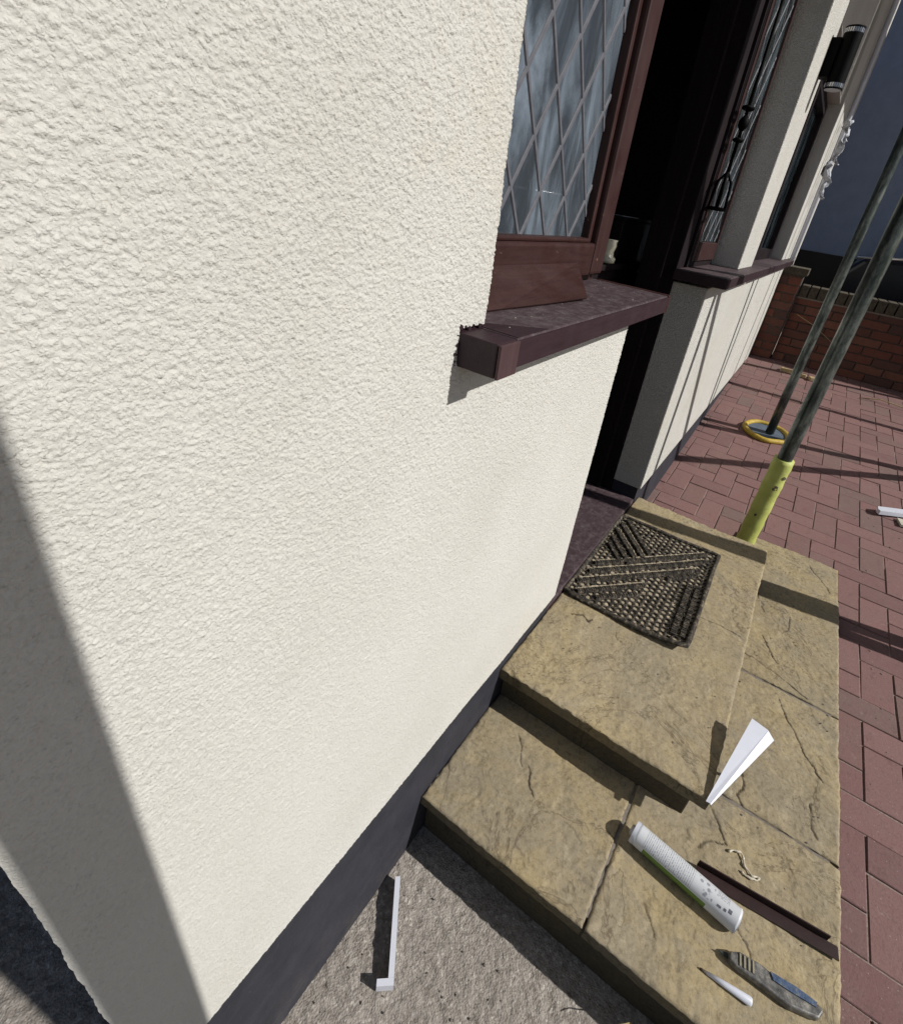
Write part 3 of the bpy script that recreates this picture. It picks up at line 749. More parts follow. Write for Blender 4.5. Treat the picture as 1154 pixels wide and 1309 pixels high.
box('mortar_bed', M_MORTAR, steps, 0.53, 2.0, -0.85, 0.011, Z1 - 0.03, Z1 - 0.005)
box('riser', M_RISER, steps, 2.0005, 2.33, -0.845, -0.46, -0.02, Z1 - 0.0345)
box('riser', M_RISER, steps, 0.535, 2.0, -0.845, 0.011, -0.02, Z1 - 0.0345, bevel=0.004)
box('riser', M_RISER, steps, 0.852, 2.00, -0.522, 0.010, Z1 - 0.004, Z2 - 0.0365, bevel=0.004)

# ================================================================== DOORMAT
mat = thing('doormat', 'black rubber scraper doormat clogged with pale dirt on the top step', 'doormat', (1.51, -0.19, Z2))
ML, MW = 0.295, 0.20           # half sizes in x,y
def matz(x, y):                # outer near corner has curled up
    return 0.003 + 0.022 * max(0, (-x - 0.15) / 0.145) ** 2 * max(0, (-y) / 0.2) ** 2 + 0.006 * max(0, -y / 0.2) ** 3
base = bmesh.new(); n1, n2 = 90, 60; grid = []
fnoise = field(91, 61, 4, 77)
for i in range(n1 + 1):
    row = []
    for j in range(n2 + 1):
        x = -ML + 2 * ML * i / n1; y = -MW + 2 * MW * j / n2
        row.append(base.verts.new((x, y, matz(x, y) + 0.0012 * fnoise[i, j])))
    grid.append(row)
for i in range(n1):
    for j in range(n2): base.faces.new((grid[i][j], grid[i + 1][j], grid[i + 1][j + 1], grid[i][j + 1]))
bme = bpy.data.meshes.new('dirt_layer'); base.to_mesh(bme); base.free()
o = link('dirt_layer', bme, M_MATDIRT, mat, True)
# honeycomb of rubber rings
hc = MB(); pitch = 0.0235; rows = 0
def inrib(x, y): return False
yy = -MW + 0.012; r_i = 0
while yy < MW - 0.008:
    xx = -ML + 0.012 + (pitch / 2 if r_i % 2 else 0)
    while xx < ML - 0.008:
        z = matz(xx, yy); n = 6; rr = pitch * 0.56
        A = []
        for q in range(n):
            a = 6.283 * (q + .5) / n; A.append((xx + rr * math.cos(a), yy + rr * math.sin(a)))
        Bn = [(xx + rr * 0.76 * math.cos(6.283 * (q + .5) / n), yy + rr * 0.76 * math.sin(6.283 * (q + .5) / n)) for q in range(n)]
        zt = z + 0.0048 + random.uniform(-.0006, .0006)
        a0 = [hc.bm.verts.new((x, y, z - 0.001)) for x, y in A]; a1 = [hc.bm.verts.new((x, y, zt)) for x, y in A]
        b1 = [hc.bm.verts.new((x, y, zt)) for x, y in Bn]; b0 = [hc.bm.verts.new((x, y, z - 0.001)) for x, y in Bn]
        for q in range(n):
            w = (q + 1) % n
            hc.bm.faces.new((a0[q], a0[w], a1[w], a1[q])); hc.bm.faces.new((a1[q], a1[w], b1[w], b1[q])); hc.bm.faces.new((b1[q], b1[w], b0[w], b0[q]))
        xx += pitch
    yy += pitch * 0.87; r_i += 1
hc.obj('ring_mesh', M_RUBBER, mat)
def rib(x0, y0, x1, y1, w=0.0105):     # raised knobbly rib, world xy -> local
    x0, x1, y0, y1 = x0 - 1.51, x1 - 1.51, y0 + 0.19, y1 + 0.19
    m = MB(); L = math.hypot(x1 - x0, y1 - y0); n = max(3, int(L / 0.0085)); ux, uy = (x1 - x0) / L, (y1 - y0) / L
    for k in range(n):
        t = (k + .5) / n; x = x0 + (x1 - x0) * t; y = y0 + (y1 - y0) * t
        if abs(x) > ML - 0.012 or abs(y) > MW - 0.012: continue
        z = matz(x, y); a = 0.0046; b = w * random.uniform(.85, 1.1); h_ = 0.0125 + random.uniform(-.0015, .0015)
        P = [(x + ux * a * s1 - uy * b * s2, y + uy * a * s1 + ux * b * s2) for s1, s2 in ((-1, -1), (1, -1), (1, 1), (-1, 1))]
        T = [(x + (px - x) * .55, y + (py - y) * .7) for px, py in P]
        m.hexa([(px, py, z) for px, py in P], [(px, py, z + h_) for px, py in T])
    if len(m.bm.verts): m.obj('rib', M_RUBBER, mat)
    else: m.bm.free()
for a in ((1.415, -0.018, 1.775, -0.345), (1.36, -0.018, 1.731, -0.358), (1.284, -0.005, 1.655, -0.345), (1.236, -0.028, 1.43, -0.205), (1.25, -0.088, 1.367, -0.196),
          (1.519, -0.256, 1.621, -0.345), (1.684, -0.004, 1.542, -0.131), (1.735, -0.01, 1.575, -0.15), (1.780, -0.02, 1.605, -0.17), (1.625, -0.01, 1.50, -0.12), (1.571, -0.014, 1.49, -0.09)): rib(*a)
rib(1.54, -0.335, 1.25, -0.345, 0.012); rib(1.55, -0.362, 1.25, -0.372, 0.010)
def ridge(x0, y0, x1, y1, o=0.0155):     # dust packed against a rib
    x0, x1, y0, y1 = x0 - 1.51, x1 - 1.51, y0 + 0.19, y1 + 0.19
    L = math.hypot(x1 - x0, y1 - y0); ux, uy = (x1 - x0) / L, (y1 - y0) / L; P = []
    for k in range(int(L / 0.006) + 1):
        d = k * 0.006; x = x0 + ux * d - uy * o; y = y0 + uy * d + ux * o
        if abs(x) < ML - 0.015 and abs(y) < MW - 0.015: P.append((x + random.uniform(-.0016, .0016), y + random.uniform(-.0016, .0016), matz(x, y) + 0.0055))
    if len(P) > 2: MB().tube(P, [0.0030 * max(0.05, random.gauss(.65, .4)) for _ in P], 6).obj('dust_ridge', M_MATDIRT, mat, True)
for a in ((1.415, -0.018, 1.775, -0.345), (1.36, -0.018, 1.731, -0.358), (1.284, -0.005, 1.655, -0.345), (1.236, -0.028, 1.43, -0.205), (1.684, -0.004, 1.542, -0.131), (1.735, -0.01, 1.575, -0.15)): ridge(*a)
rim = MB(); P = []
for (xa, ya), (xb, yb) in zip([(-ML, -MW), (ML, -MW), (ML, MW), (-ML, MW)], [(ML, -MW), (ML, MW), (-ML, MW), (-ML, -MW)]):
    for k in range(14):
        t = k / 14; x, y = xa + (xb - xa) * t, ya + (yb - ya) * t
        rr = 0.012; x = max(-ML + 0, min(ML, x)); P.append((x * 0.985 if abs(x) == ML and abs(y) > MW - .01 else x, y + 0.003 * math.sin(9 * x), matz(x, y) + 0.004))
rim.tube(P, [0.0085 + 0.0012 * math.sin(k * 0.9) for k in range(len(P))], 8, closed=True); rim.obj('rim', M_RUBBER, mat, True)

# ================================================================== SCAFFOLD
def pole(name, base, top, r, label, group='scaffold tubes standing in front of the house', cat='scaffold pole'):
    b = Vector(base); d = Vector(top) - b
    t = thing(name, label, cat, base, group=group)
    n = 14; m = MB(); m.tube([d * (k / n) for k in range(n + 1)], r, 24); m.obj('tube', M_TUBE, t, True)
    return t
A = pole('scaffold_pole', (2.25, -0.4745, gz(2.25)), (2.25, -0.4745, 5.2), 0.0295, 'dark scaffold pole with a yellow foam sleeve round its foot, behind the doorstep')
sv = MB(); n = 26; pts = [Vector((0, 0, 0.47 * k / n + 0.004)) for k in range(n + 1)]
sv.tube(pts, [0.0405 + 0.0012 * math.sin(k * 1.1) + 0.0008 * math.sin(k * 2.7) for k in range(n + 1)], 28)
sv.obj('foam_sleeve', M_SLEEVE, A, True)
B = pole('scaffold_pole', (3.643, -0.411, gz(3.643) + 0.018), (3.643, -0.411, 5.2), 0.0275, 'thinner scaffold pole standing on a yellow base plate further along the paving')
for zz, a, r in ((0.40, -2.3, 0.009), (0.35, -2.75, 0.012), (0.20, 2.9, 0.006)):
    m = MB(); cx_, cy_ = 0.0412 * math.cos(a), 0.0412 * math.sin(a); rr = [r * random.uniform(.6, 1.3) for _ in range(9)]
    ta = Vector((-math.sin(a), math.cos(a), 0)); na = Vector((math.cos(a), math.sin(a), 0))
    P0 = [Vector((cx_, cy_, zz)) + ta * rr[q] * math.cos(q * .698) + Vector((0, 0, 1)) * rr[q] * math.sin(q * .698) for q in range(9)]
    P0 = [Vector((p.x, p.y, 0)).normalized() * 0.0402 + Vector((0, 0, p.z)) for p in P0]
    m.hexa(P0, [p + na * 0.0022 for p in P0]); m.obj('tear', M_SOIL, A)
bp = thing('base_plate', 'yellow edged round plastic plate under the thinner scaffold pole', 'base plate', (3.652, -0.39, gz(3.65)), (0, -math.atan(0.079), 0.3))
m = MB(); m.tube([(0, 0, 0.004), (0, 0, 0.013)], 0.125, 30); m.obj('pad', m_plain("grey_blue_pad", (0.10, 0.13, 0.17), 0.7, 0.3, 40), bp)
m = MB(); P = [(0.14 * math.cos(6.283 * k / 40) * (1 + .04 * math.sin(5 * 6.283 * k / 40)), 0.14 * math.sin(6.283 * k / 40), 0.014) for k in range(40)]
m.tube(P, 0.018, 8, closed=True); m.obj('rim', M_YPLATE, bp, True)
# tubes of the same scaffold further out; their shadows cross paving, steps and wall
C1 = pole('scaffold_pole', (2.124, -1.45, 0.12), (2.124, -1.45, 5.2), 0.0345, 'outer scaffold tube of the pair that throws the wide shadow over the steps')
C2 = pole('scaffold_pole', (2.031, -1.50, 0.12), (2.36, -1.50, 5.2), 0.0345, 'slightly leaning tube of the pair that throws the wide shadow over the steps')
C3 = pole('scaffold_pole', (3.87, -1.5, gz(3.87)), (3.275, -1.5, 5.0), 0.032, 'outer scaffold tube leaning towards the door, its shadow under the yellow plate')
C4 = pole('scaffold_pole', (4.515, -1.6, gz(4.5)), (5.31, -1.6, 5.0), 0.027, 'outer scaffold tube leaning away, its thin shadow in front of the brick wall')
C5 = pole('scaffold_pole', (5.398, -1.75, gz(5.4)), (5.398, -1.75, 5.0), 0.027, 'outermost upright scaffold tube beside the brick wall')
C6 = pole('scaffold_brace', (3.903, -1.6, gz(3.9)), (1.42, -1.6, 4.33), 0.034, 'long diagonal scaffold brace slanting over the paving', cat='scaffold brace')
C7 = pole('scaffold_pole', (0.1065, -0.80, -0.01), (0.1613, -0.80, 5.2), 0.0375, 'scaffold tube near the house corner that shades the wall edge')

# unseen scaffold boards, added to cut skylight and shade the upper wall
for k in range(4):
    for q in range(3):
        y0 = -1.36 + 0.25 * k; x0 = -0.9 + 2.9 * q
        o = box('added_scaffold_board', M_PALEWOOD, None, x0, x0 + 2.88, y0, y0 + 0.225, 3.45, 3.49, bevel=0.004)
        tag(o, ('outermost', 'second', 'third', 'innermost')[k] + ' unseen timber scaffold board added for shade ' + ('above the near wall', 'above the doorway', 'above the far piers')[q], 'scaffold board', 'unseen boards added for shade')
# ================================================================== BRICK WALL
bw = thing('garden_wall', 'low red brick boundary wall with soldier coping across the end of the paving', 'wall', (5.5, -0.5, 0.38))
M_DMORT = m_plain('dark_mortar', (0.085, 0.07, 0.058), 0.95, 0.4, 60, 0.5)  # darker mortar for the garden wall joints
box('mortar', M_DMORT, bw, 0.014, 0.20, -2.6, 0.31, -0.1, 0.625)
box('pier_mortar', M_DMORT, bw, -0.045, 0.24, 0.320, 0.545, -0.1, 0.80)
def bmesh_brick(nm, lx, ly, lz):
    m = MB().box(-lx / 2, lx / 2, -ly / 2, ly / 2, -lz / 2, lz / 2, 0.003).mesh(nm); m.materials.append(M_BRICK); return m
BR = bmesh_brick('brick', 0.10, 0.215, 0.065); BH = bmesh_brick('brick_header', 0.10, 0.1025, 0.065)
CP = MB().box(-0.115, 0.115, -0.0325, 0.0325, -0.05, 0.05, 0.004).mesh('coping_brick'); CP.materials.append(M_COPING)
def put(me, nm, par, loc):
    o = bpy.data.objects.new(nm, me); COL.objects.link(o); o.parent = par
    o.location = (loc[0] + random.uniform(-.0015, .0015), loc[1], loc[2]); o.rotation_euler = (random.gauss(0, .004), 0, random.gauss(0, .006)); return o
for c in range(9):
    z = -0.02 + c * 0.075 - 0.01
    y = 0.31 - (0.11 if c % 2 else 0.0)
    while y - 0.2175 > -2.6:
        put(BR, 'brick', bw, (0.054, y - 0.1075, z + 0.03)); y -= 0.225
for c in range(9):
    if c % 2: put(BH, 'brick', bw, (0.054, 0.31 - 0.05, -0.02 + c * 0.075 + 0.02))
for c in range(11):
    z = -0.02 + c * 0.075 + 0.02
    put(BR, 'brick', bw, (0.0, 0.4325, z)) if c % 2 else (put(BH, 'brick', bw, (0.0, 0.3765, z)), put(BH, 'brick', bw, (0.0, 0.489, z)))
for k in range(38): put(CP, 'coping_brick', bw, (0.105, 0.27 - k * 0.076, 0.678))
box('pier_cap', M_COPING, bw, -0.075, 0.27, 0.295, 0.572, 0.802, 0.862, bevel=0.006)
box('coping_bed', M_MORTAR, bw, 0.0, 0.215, -2.62, 0.31, 0.615, 0.629)

# ================================================================== BEYOND
nb = thing('neighbour_house', 'blue grey painted side wall of the next house beyond the brick wall', 'house', (8.5, 0, 0))
box('side_wall', M_NEIGH, nb, 0, 0.3, -6, 8, 1.36, 8, bevel=0)
box('dark_base', M_BLACK, nb, -0.03, 0.3, -6, 8, -0.2, 1.357)
# dark car standing behind the brick wall
car = thing('parked_car', 'dark parked car with a pale chrome bonnet edge behind the brick wall', 'car', (7.75, -1.85, 0.42))
def lathe_box(mb, prof, y0, y1):
    a = [mb.bm.verts.new((x, y0, z)) for x, z in prof]; b = [mb.bm.verts.new((x, y1, z)) for x, z in prof]; n = len(prof)
    mb.bm.faces.new(a[::-1]); mb.bm.faces.new(b)
    for i in range(n): mb.bm.faces.new((a[i], a[(i + 1) % n], b[(i + 1) % n], b[i]))
    return mb
m = MB()   # seen from its flank: length along y, nose at +y
def car_prof(mb, prof, x0, x1, inset=0.0):
    a = [mb.bm.verts.new((x0, y, z)) for y, z in prof]; b = [mb.bm.verts.new((x1, y, z)) for y, z in prof]; n = len(prof)
    mb.bm.faces.new(a[::-1]); mb.bm.faces.new(b)
    for i in range(n): mb.bm.faces.new((a[i], a[(i + 1) % n], b[(i + 1) % n], b[i]))
car_prof(m, [(-2.9, 0.25), (1.30, 0.22), (1.38, 0.45), (1.36, 0.80), (1.20, 0.98), (0.2, 1.08), (-2.8, 1.10), (-2.95, 0.9)], -0.30, 0.55)
body = m.obj('body', M_CARP, car); bv = body.modifiers.new('b', 'BEVEL'); bv.width = 0.06; bv.segments = 3
m = MB(); car_prof(m, [(0.15, 1.081), (-0.55, 1.50), (-2.2, 1.55), (-2.75, 1.10)], -0.22, 0.47); m.obj('cabin', m_plain("dark_car_glass", (0.01, 0.012, 0.018), 0.08, 0.1, 5, 0, 0, 0.6), car)
m = MB(); m.tube([(-0.315, 1.28, 0.97), (-0.325, 0.6, 1.05), (-0.325, -0.6, 1.10), (-0.325, -2.6, 1.12)], 0.017, 10); m.obj('trim_strip', M_CHROME, car, True)
for y in (0.62, -2.05):
    w = MB(); w.tube([(-0.34, y, 0.30), (-0.12, y, 0.30)], 0.31, 28); w = w.obj('wheel', M_TYRE, car)
    MB().tube([(-0.352, y, 0.30), (-0.341, y, 0.30)], 0.19, 20).obj('rim', M_CHROME, w)
m = MB(); m.box(-0.28, -0.05, 1.345, 1.375, 0.62, 0.74, 0.01); m.obj('headlight', M_CHROME, car)
m = MB(); m.box(-0.312, -0.302, -0.8, -0.78, 0.35, 1.06); m.obj('door_gap', M_BLACK, car)
box('mirror', M_CARP, car, -0.42, -0.30, -0.05, 0.12, 1.10, 1.22, bevel=0.03)
# ================================================================== INSIDE THINGS
cab = thing('cabinet', 'near black wooden cabinet inside the open doorway', 'cabinet', (1.86, 0.56, 0.3255))
box('carcass', M_DARKWOOD, cab, -0.28, 0.70, -0.205, 0.3, 0.0, 0.922, bevel=0.004)
box('top', M_DARKWOOD, cab, -0.30, 0.72, -0.225, 0.32, 0.9225, 0.942, bevel=0.003)
for k in range(2): box('door', M_DARKWOOD, cab, -0.26 + 0.48 * k, 0.20 + 0.48 * k, -0.220, -0.2055, 0.06, 0.88, bevel=0.003)
vase = thing('vase', 'cream ceramic jug standing on the dark cabinet inside the open doorway', 'vase', (1.865, 0.375, 1.2678))
prof = [(0.0, 0.030), (0.004, 0.038), (0.018, 0.040), (0.026, 0.030), (0.040, 0.028), (0.060, 0.034), (0.072, 0.031), (0.080, 0.035)]
MB().tube([(0, 0, z) for z, r in prof], [r for z, r in prof], 22).obj('body', M_CERAM, vase, True)
MB().tube([(-0.026 - 0.022 * math.sin(a), 0.0, 0.045 + 0.022 * math.cos(a)) for a in np.linspace(0.1, 3.0, 9)], 0.005, 8).obj('handle', M_CERAM, vase, True)
bx = thing('storage_box', 'black storage box on the cabinet under a white sheet of paper', 'box', (2.12, 0.46, 1.2680))
box('carcass', M_BLACK, bx, -0.15, 0.2, -0.09, 0.1, 0, 0.145, bevel=0.004); box('lid', M_BLACK, bx, -0.155, 0.205, -0.095, 0.105, 0.1455, 0.158, bevel=0.003)
pp = MB().prism([(-0.08, -0.03), (0.05, -0.045), (0.08, 0.01), (-0.05, 0.03)], 0, 0.003).obj('paper_sheet', M_PVC, loc=(2.045, 0.405, 1.4265))
tag(pp, 'white sheet of paper lying on the black box inside the doorway', 'paper')
# wrought iron stand behind the second window
st_ = thing('iron_bracket', 'black wrought iron bracket with rings hanging beside the second leaded window', 'bracket', (2.085, 0.085, 1.50))
m = MB(); m.tube([(0.0, 0, 0.11), (0, 0, 0.66)], 0.006, 10); m.tube([(0, 0, 0.6595), (0, 0.034, 0.6595)], 0.006, 10); m.obj('rod', M_IRON, st_, True)
for z, r in ((0.0, 0.046), (0.21, 0.020), (0.30, 0.024)):
    m = MB(); m.tube([(r * math.cos(a), r * 0.62 * math.sin(a), z) for a in np.linspace(0, 6.283, 25)[:-1]], 0.0055, 8, closed=True); m.obj('ring', M_IRON, st_, True)
for a in (0.4, 1.9, 3.5, 5.2):
    m = MB(); m.tube([(0.0, 0, 0.115), (0.036 * math.cos(a), 0.022 * math.sin(a), 0.085), (0.046 * math.cos(a), 0.0285 * math.sin(a), 0.001)], 0.005, 8); m.obj('arm', M_IRON, st_, True)
m = MB(); m.tube([(0, 0, z) for z in (0.235, 0.25, 0.265, 0.28)], [0.006, 0.017, 0.017, 0.006], 14); m.obj('knop', M_IRON, st_, True)
# torn clear film flapping at the downpipe
def film(name, lab, P0, w, hgt, seed):
    r = np.random.default_rng(seed); nu, nv = 10, 18; bm = bmesh.new(); g = []
    F = field(nu + 20, nv + 20, 3, seed)
    for i in range(nu):
        row = []
        for j in range(nv):
            t = j / (nv - 1); u = (i / (nu - 1) - .5) * w * (1.0 - .55 * t + .12 * F[i, j])
            row.append(bm.verts.new((u * 0.4 + .012 * F[i + 5, j], -abs(u) * 0.55 - 0.05 * t + 0.016 * F[i, j + 6], -hgt * t + .01 * F[i + 3, j])))
        g.append(row)
    for i in range(nu - 1):
        for j in range(nv - 1): bm.faces.new((g[i][j], g[i + 1][j], g[i + 1][j + 1], g[i][j + 1]))
    me = bpy.data.meshes.new(name); bm.to_mesh(me); bm.free(); o = link(name, me, M_CURT, None, True, loc=P0)
    md = o.modifiers.new('thickness', 'SOLIDIFY'); md.thickness = 0.001
    tag(o, lab, 'plastic film')
film('plastic_film', 'upper torn scrap of white plastic film hanging at the far house corner', (5.32, -0.015, 2.32), 0.15, 0.30, 5)
film('plastic_film', 'lower torn scrap of white plastic film hanging at the far house corner', (5.34, -0.015, 2.03), 0.13, 0.26, 8)
# darker patch on top of the sill at its near end
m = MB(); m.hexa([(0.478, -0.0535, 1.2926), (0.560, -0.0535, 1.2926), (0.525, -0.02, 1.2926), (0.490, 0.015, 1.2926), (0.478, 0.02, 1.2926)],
                 [(0.478, -0.0535, 1.2931), (0.560, -0.0535, 1.2931), (0.525, -0.02, 1.2931), (0.490, 0.015, 1.2931), (0.478, 0.02, 1.2931)]); m.obj('dark_sill_patch', M_STAIN, sill)

# ================================================================== LOOSE THINGS
# sealant cartridge on the lower step
p0 = Vector((0.726, -0.436, 0.2105)); p1 = Vector((0.695, -0.668, 0.2105))
ax = (p1 - p0).normalized(); L = (p1 - p0).length
ctl = thing('sealant_tube', 'white printed sealant cartridge with a green underside lying on the lower step', 'sealant tube', (p0 + p1) / 2)
side = Vector((0, 0, 1)).cross(ax).normalized()
ctl.rotation_euler = Matrix((ax, side, Vector((0, 0, 1)))).transposed().to_euler()
h_ = L / 2
MB().tube([(-h_ + 0.004, 0, 0), (-h_ + 0.01, 0, 0), (h_ - 0.004, 0, 0), (h_ - 0.0005, 0, 0)], [0.0232, 0.0240, 0.0240, 0.0250], 40).obj('cartridge', M_CART, ctl, True)
MB().tube([(-h_ - 0.004, 0, 0), (-h_ + 0.0045, 0, 0)], [0.0235, 0.0247], 40).obj('end_cap', M_PVC, ctl)
MB().tube([(-h_ - 0.004, 0, 0), (-h_ - 0.010, 0, 0), (-h_ - 0.011, 0, 0)], [0.012, 0.011, 0.007], 20).obj('nozzle_thread', m_plain("grey_translucent_plastic", (0.45, 0.45, 0.45), 0.4), ctl)
MB().tube([(h_, 0, 0), (h_ + 0.0015, 0, 0)], 0.0225, 30).obj('plunger', M_PVC, ctl)
inkm = m_plain("black_print", (0.14, 0.14, 0.17), 0.5, 0.5, 400)
for x, a, sx, sa in ((0.097, 1.95, 0.0034, 0.0038), (0.0875, 2.12, 0.0026, 0.0026), (0.076, 2.2, 0.0040, 0.0022)):
    m = MB(); r = 0.0244
    for k in range(6):
        t0 = a + (k / 6 - .5) * sa * 2 / r; t1 = a + ((k + 1) / 6 - .5) * sa * 2 / r
        v = [m.bm.verts.new((x + s * sx, r * math.cos(t), r * math.sin(t))) for s, t in ((-1, t0), (1, t0), (1, t1), (-1, t1))]; m.bm.faces.new(v)
    m.obj('symbol', inkm, ctl)
# brown plastic L trim offcut
bt = thing('brown_trim', 'dark brown plastic corner trim offcut beside the sealant cartridge on the lower step', 'trim', (0.756, -0.578, Z1 + 0.004))
d = Vector((0.785 - 0.756, -0.862 + 0.578, 0)); L = d.length; bt.rotation_euler = (0, 0, math.atan2(d.y, d.x))
m = MB(); m.box(0, L, -0.021, 0.004, 0.0, 0.0025); m.obj('flange', M_BROWNPVC, bt)
m = MB(); m.prism([(0.0, 0.0042), (L - 0.020, 0.0042), (L - 0.020, 0.0068), (0.0, 0.0068)], 0.0, 0.020); m.obj('flange', M_BROWNPVC, bt)
# bead of dried sealant
sb = MB(); P = [(0.834, -0.635), (0.846, -0.645), (0.850, -0.662), (0.838, -0.668), (0.826, -0.672), (0.815, -0.690), (0.822, -0.705), (0.812, -0.700), (0.806, -0.676), (0.812, -0.664)]
pts = []
for (a, b), (c, d2) in zip(P, P[1:]):
    for k in range(4): t = k / 4; pts.append((a + (c - a) * t + random.uniform(-.001, .001), b + (d2 - b) * t + random.uniform(-.001, .001), Z1 + 0.005))
tag(sb.tube(pts, [0.0022 + 0.0009 * math.sin(k * 1.3) for k in range(len(pts))], 8).obj('sealant_bead', M_SILIC, None, True), 'curled cream string of dried sealant on the lower step above the brown trim', 'sealant string')
# white nozzle
nz = thing('nozzle', 'white tapered sealant nozzle with a dark tip next to the knife', 'nozzle', (0.584, -0.622, Z1 + 0.0085))
d = Vector((0.590 - 0.584, -0.712 + 0.622, 0)); nz.rotation_euler = (0, 0, math.atan2(d.y, d.x)); L = d.length
MB().tube([(0.012, 0, -0.003), (L * .5, 0, -0.001), (L, 0, 0.001), (L + 0.003, 0, 0.001)], [0.0028, 0.0052, 0.0078, 0.0062], 20).obj('body', M_PVC, nz, True)
MB().tube([(0, 0, -0.004), (0.0125, 0, -0.003)], [0.0018, 0.0028], 14).obj('tip', M_SOIL, nz, True)
# utility knife
kn = thing('utility_knife', 'paint smeared grey and blue utility knife at the edge of the lower step', 'knife', (0.628, -0.665, Z1 + 0.003))
d = Vector((0.654 - 0.628, -0.832 + 0.665, 0)); kn.rotation_euler = (0, 0, math.atan2(d.y, d.x)); L = d.length; kn.scale = (1, 1.35, 1.15)
def knife_mat():
    t = NT("smeared_knife_casing"); n = t.noise(60, 7, 0.8); 
    c = t.ramp(n, [(0.35, (0.05, 0.05, 0.05)), (0.5, (0.14, 0.135, 0.125)), (0.66, (0.36, 0.34, 0.29))])
    return t.done(c, 0.45, t.bump(n, 0.4, 0.002), 0.2)
M_KN = knife_mat()
def m_smear():
    t = NT("dirty_blue_rubber"); n = t.noise(70, 8, 0.85)
    c = t.ramp(n, [(0.38, (0.012, 0.030, 0.075)), (0.50, (0.035, 0.085, 0.19)), (0.57, (0.10, 0.12, 0.14)), (0.66, (0.33, 0.31, 0.27))])
    return t.done(c, 0.5, t.bump(n, 0.6, 0.003))
m = MB(); m.prism([(0.0, 0.008), (0.02, 0.014), (0.06, 0.0135), (0.10, 0.006), (0.135, 0.008), (L - 0.004, 0.0035), (L, -0.002), (L - 0.01, -0.0125), (0.11, -0.017), (0.06, -0.011), (0.015, -0.006), (0.0, -0.002)], 0.0, 0.016)
o = m.obj('casing', M_KN, kn); bv = o.modifiers.new('b', 'BEVEL'); bv.width = 0.004; bv.segments = 3
m = MB(); m.prism([(0.075, 0.0095), (0.12, 0.0085), (L - 0.012, 0.004), (L - 0.015, -0.002), (0.11, -0.001), (0.08, 0.001)], 0.0162, 0.0185)
m.obj('blue_grip', m_smear(), kn)
m = MB(); m.prism([(-0.018, 0.004), (0.0, 0.0075), (0.0, -0.0005)], 0.006, 0.008); m.obj('blade', M_TUBE, kn)
for k in range(4):
    m = MB(); m.box(0.018 + k * 0.008, 0.021 + k * 0.008, -0.004, 0.011, 0.0161, 0.0182, 0.0006); m.obj('grip_ridge', m_plain("tan_smear", (0.33, 0.29, 0.20), 0.7) if k == 0 else bpy.data.materials["tan_smear"], kn)
# white corner trim standing across the two steps
wt = thing('white_corner_trim', 'tapered white plastic corner trim resting on the outer corner of the top step', 'trim', (0, 0, 0))
m = MB(); quadslab(m, [(0.813, -0.540, 0.3265), (0.8135, -0.549, 0.3275), (1.056, -0.630, 0.372), (1.060, -0.589, 0.377)], 0.002); m.obj('flange', M_PVC, wt)
m = MB(); quadslab(m, [(0.8130, -0.5495, 0.3268), (0.8125, -0.552, 0.325), (1.051, -0.650, 0.356), (1.0555, -0.6305, 0.3712)], 0.002); m.obj('flange', M_PVC, wt)
m = MB(); m.box(1.020, 1.028, -0.622, -0.615, Z1 + 0.001, 0.352); m.obj('leg', M_PVC, wt)
# white L offcut on the concrete
wl = thing('white_trim_offcut', 'white L shaped plastic trim offcut standing on the concrete by the plinth', 'trim', (0.276, -0.1225, 0.0))
wl.rotation_euler = (0, 0, math.atan2(0.113, 0.146)); 
box('flange', M_PVC, wl, 0.0, 0.170, -0.002, 0.0095, 0.0, 0.027)
box('flange', M_PVC, wl, -0.0115, -0.0002, -0.002, 0.032, 0.0, 0.027)
# bottle / white offcut at the right edge on the paving
bo = thing('white_offcut', 'bright white plastic offcut lying on the red paving at the right edge', 'offcut', (3.07, -1.075, gz(3.07)), (0, 0, -1.0))
MB().prism([(-0.05, -0.02), (0.20, -0.02), (0.20, 0.03), (-0.03, 0.03), (-0.05, 0.0)], 0.012, 0.035).obj('strip', M_PVC, bo)
MB().prism([(0.02, -0.10), (0.22, -0.17), (0.25, -0.12), (0.05, -0.03)], 0.0, 0.012).obj('wedge', m_plain("cream_board", (0.55, 0.52, 0.42), 0.7), bo)
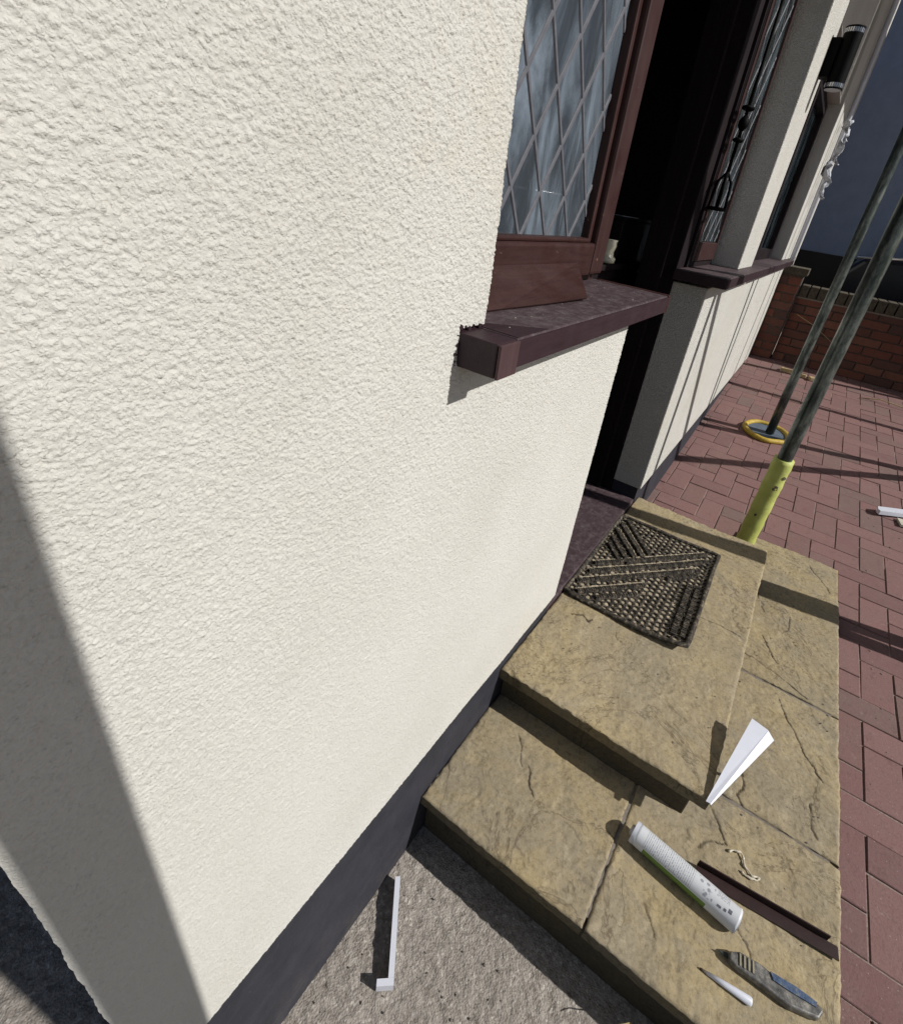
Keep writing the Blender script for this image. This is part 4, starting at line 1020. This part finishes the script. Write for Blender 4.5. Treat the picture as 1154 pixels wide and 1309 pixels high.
# pieces of wood at the foot of the brick wall
for k, (x, y, l, a) in enumerate(((5.18, -0.42, 0.22, 1.4), (5.15, -0.62, 0.14, 1.9))):
    o = MB().box(-l / 2, l / 2, -0.03, 0.03, 0.0, 0.03, 0.004).obj('wood_offcut', M_PALEWOOD, None, loc=(x, y, gz(x)), rot=(0, 0, a))
    tag(o, ('longer pale wood offcut at the foot of the brick pier', 'shorter pale wood offcut between the two poles by the brick wall')[k], 'wood', 'pale wood offcuts by the brick wall')
def twig(pts, r, nm, lab, cat, mat=M_DRYGRASS, **k):
    return tag(MB().tube(pts, r, 6).obj(nm, mat, None, True), lab, cat)
twig([(4.99, -0.95, 0.385), (5.02, -1.1, 0.41), (5.0, -1.25, 0.40), (4.98, -1.42, 0.385)], 0.004, 'twig', 'long pale twig lying before the brick wall', 'twig')
twig([(5.47, -0.25, 0.86), (5.44, -0.42, 0.80), (5.45, -0.6, 0.70)], 0.0025, 'straw_stalk', 'thin pale stem hanging across the brick wall', 'stem')
twig([(0.503, -0.56, 0.002), (0.490, -0.555, 0.05), (0.470, -0.54, 0.075), (0.455, -0.52, 0.07)], 0.0011, 'weed', 'bent dry grass blade growing at the foot of the lower step', 'grass blade')
twig([(0.506, -0.575, 0.002), (0.500, -0.585, 0.06), (0.497, -0.60, 0.12)], 0.0010, 'weed', 'straight dry grass blade against the lower riser', 'grass blade')
# grit: crumbs on slabs, paving and yard
gm = MB()
for k in range(700):
    u = random.random()
    if u < 0.45: x, y = random.uniform(-0.1, 0.52), random.uniform(-0.9, 0.0); z = 0.0
    elif u < 0.62: x, y = random.uniform(0.84, 2.0), random.uniform(-0.54, 0.0); z = Z2
    elif u < 0.8: x, y = random.uniform(0.52, 2.3), random.uniform(-0.86, -0.56); z = Z1
    else: x, y = random.uniform(0.6, 4.5), random.uniform(-1.5, -0.88); z = gz(x)
    pebble(gm, x, y, z + 0.0005, random.choice((0.0009, 0.0012, 0.0018, 0.0026)) * (1.5 if u > .8 else 1))
stuff(gm.obj('loose_grit', M_MORTAR)); 
gm = MB()
for k in range(160):
    x = random.gauss(0.53, 0.06); y = -0.885 + random.gauss(0, 0.014); pebble(gm, x, y, gz(x) + 0.002, random.uniform(0.0015, 0.005))
stuff(gm.obj('soil_crumbs', M_SOIL))
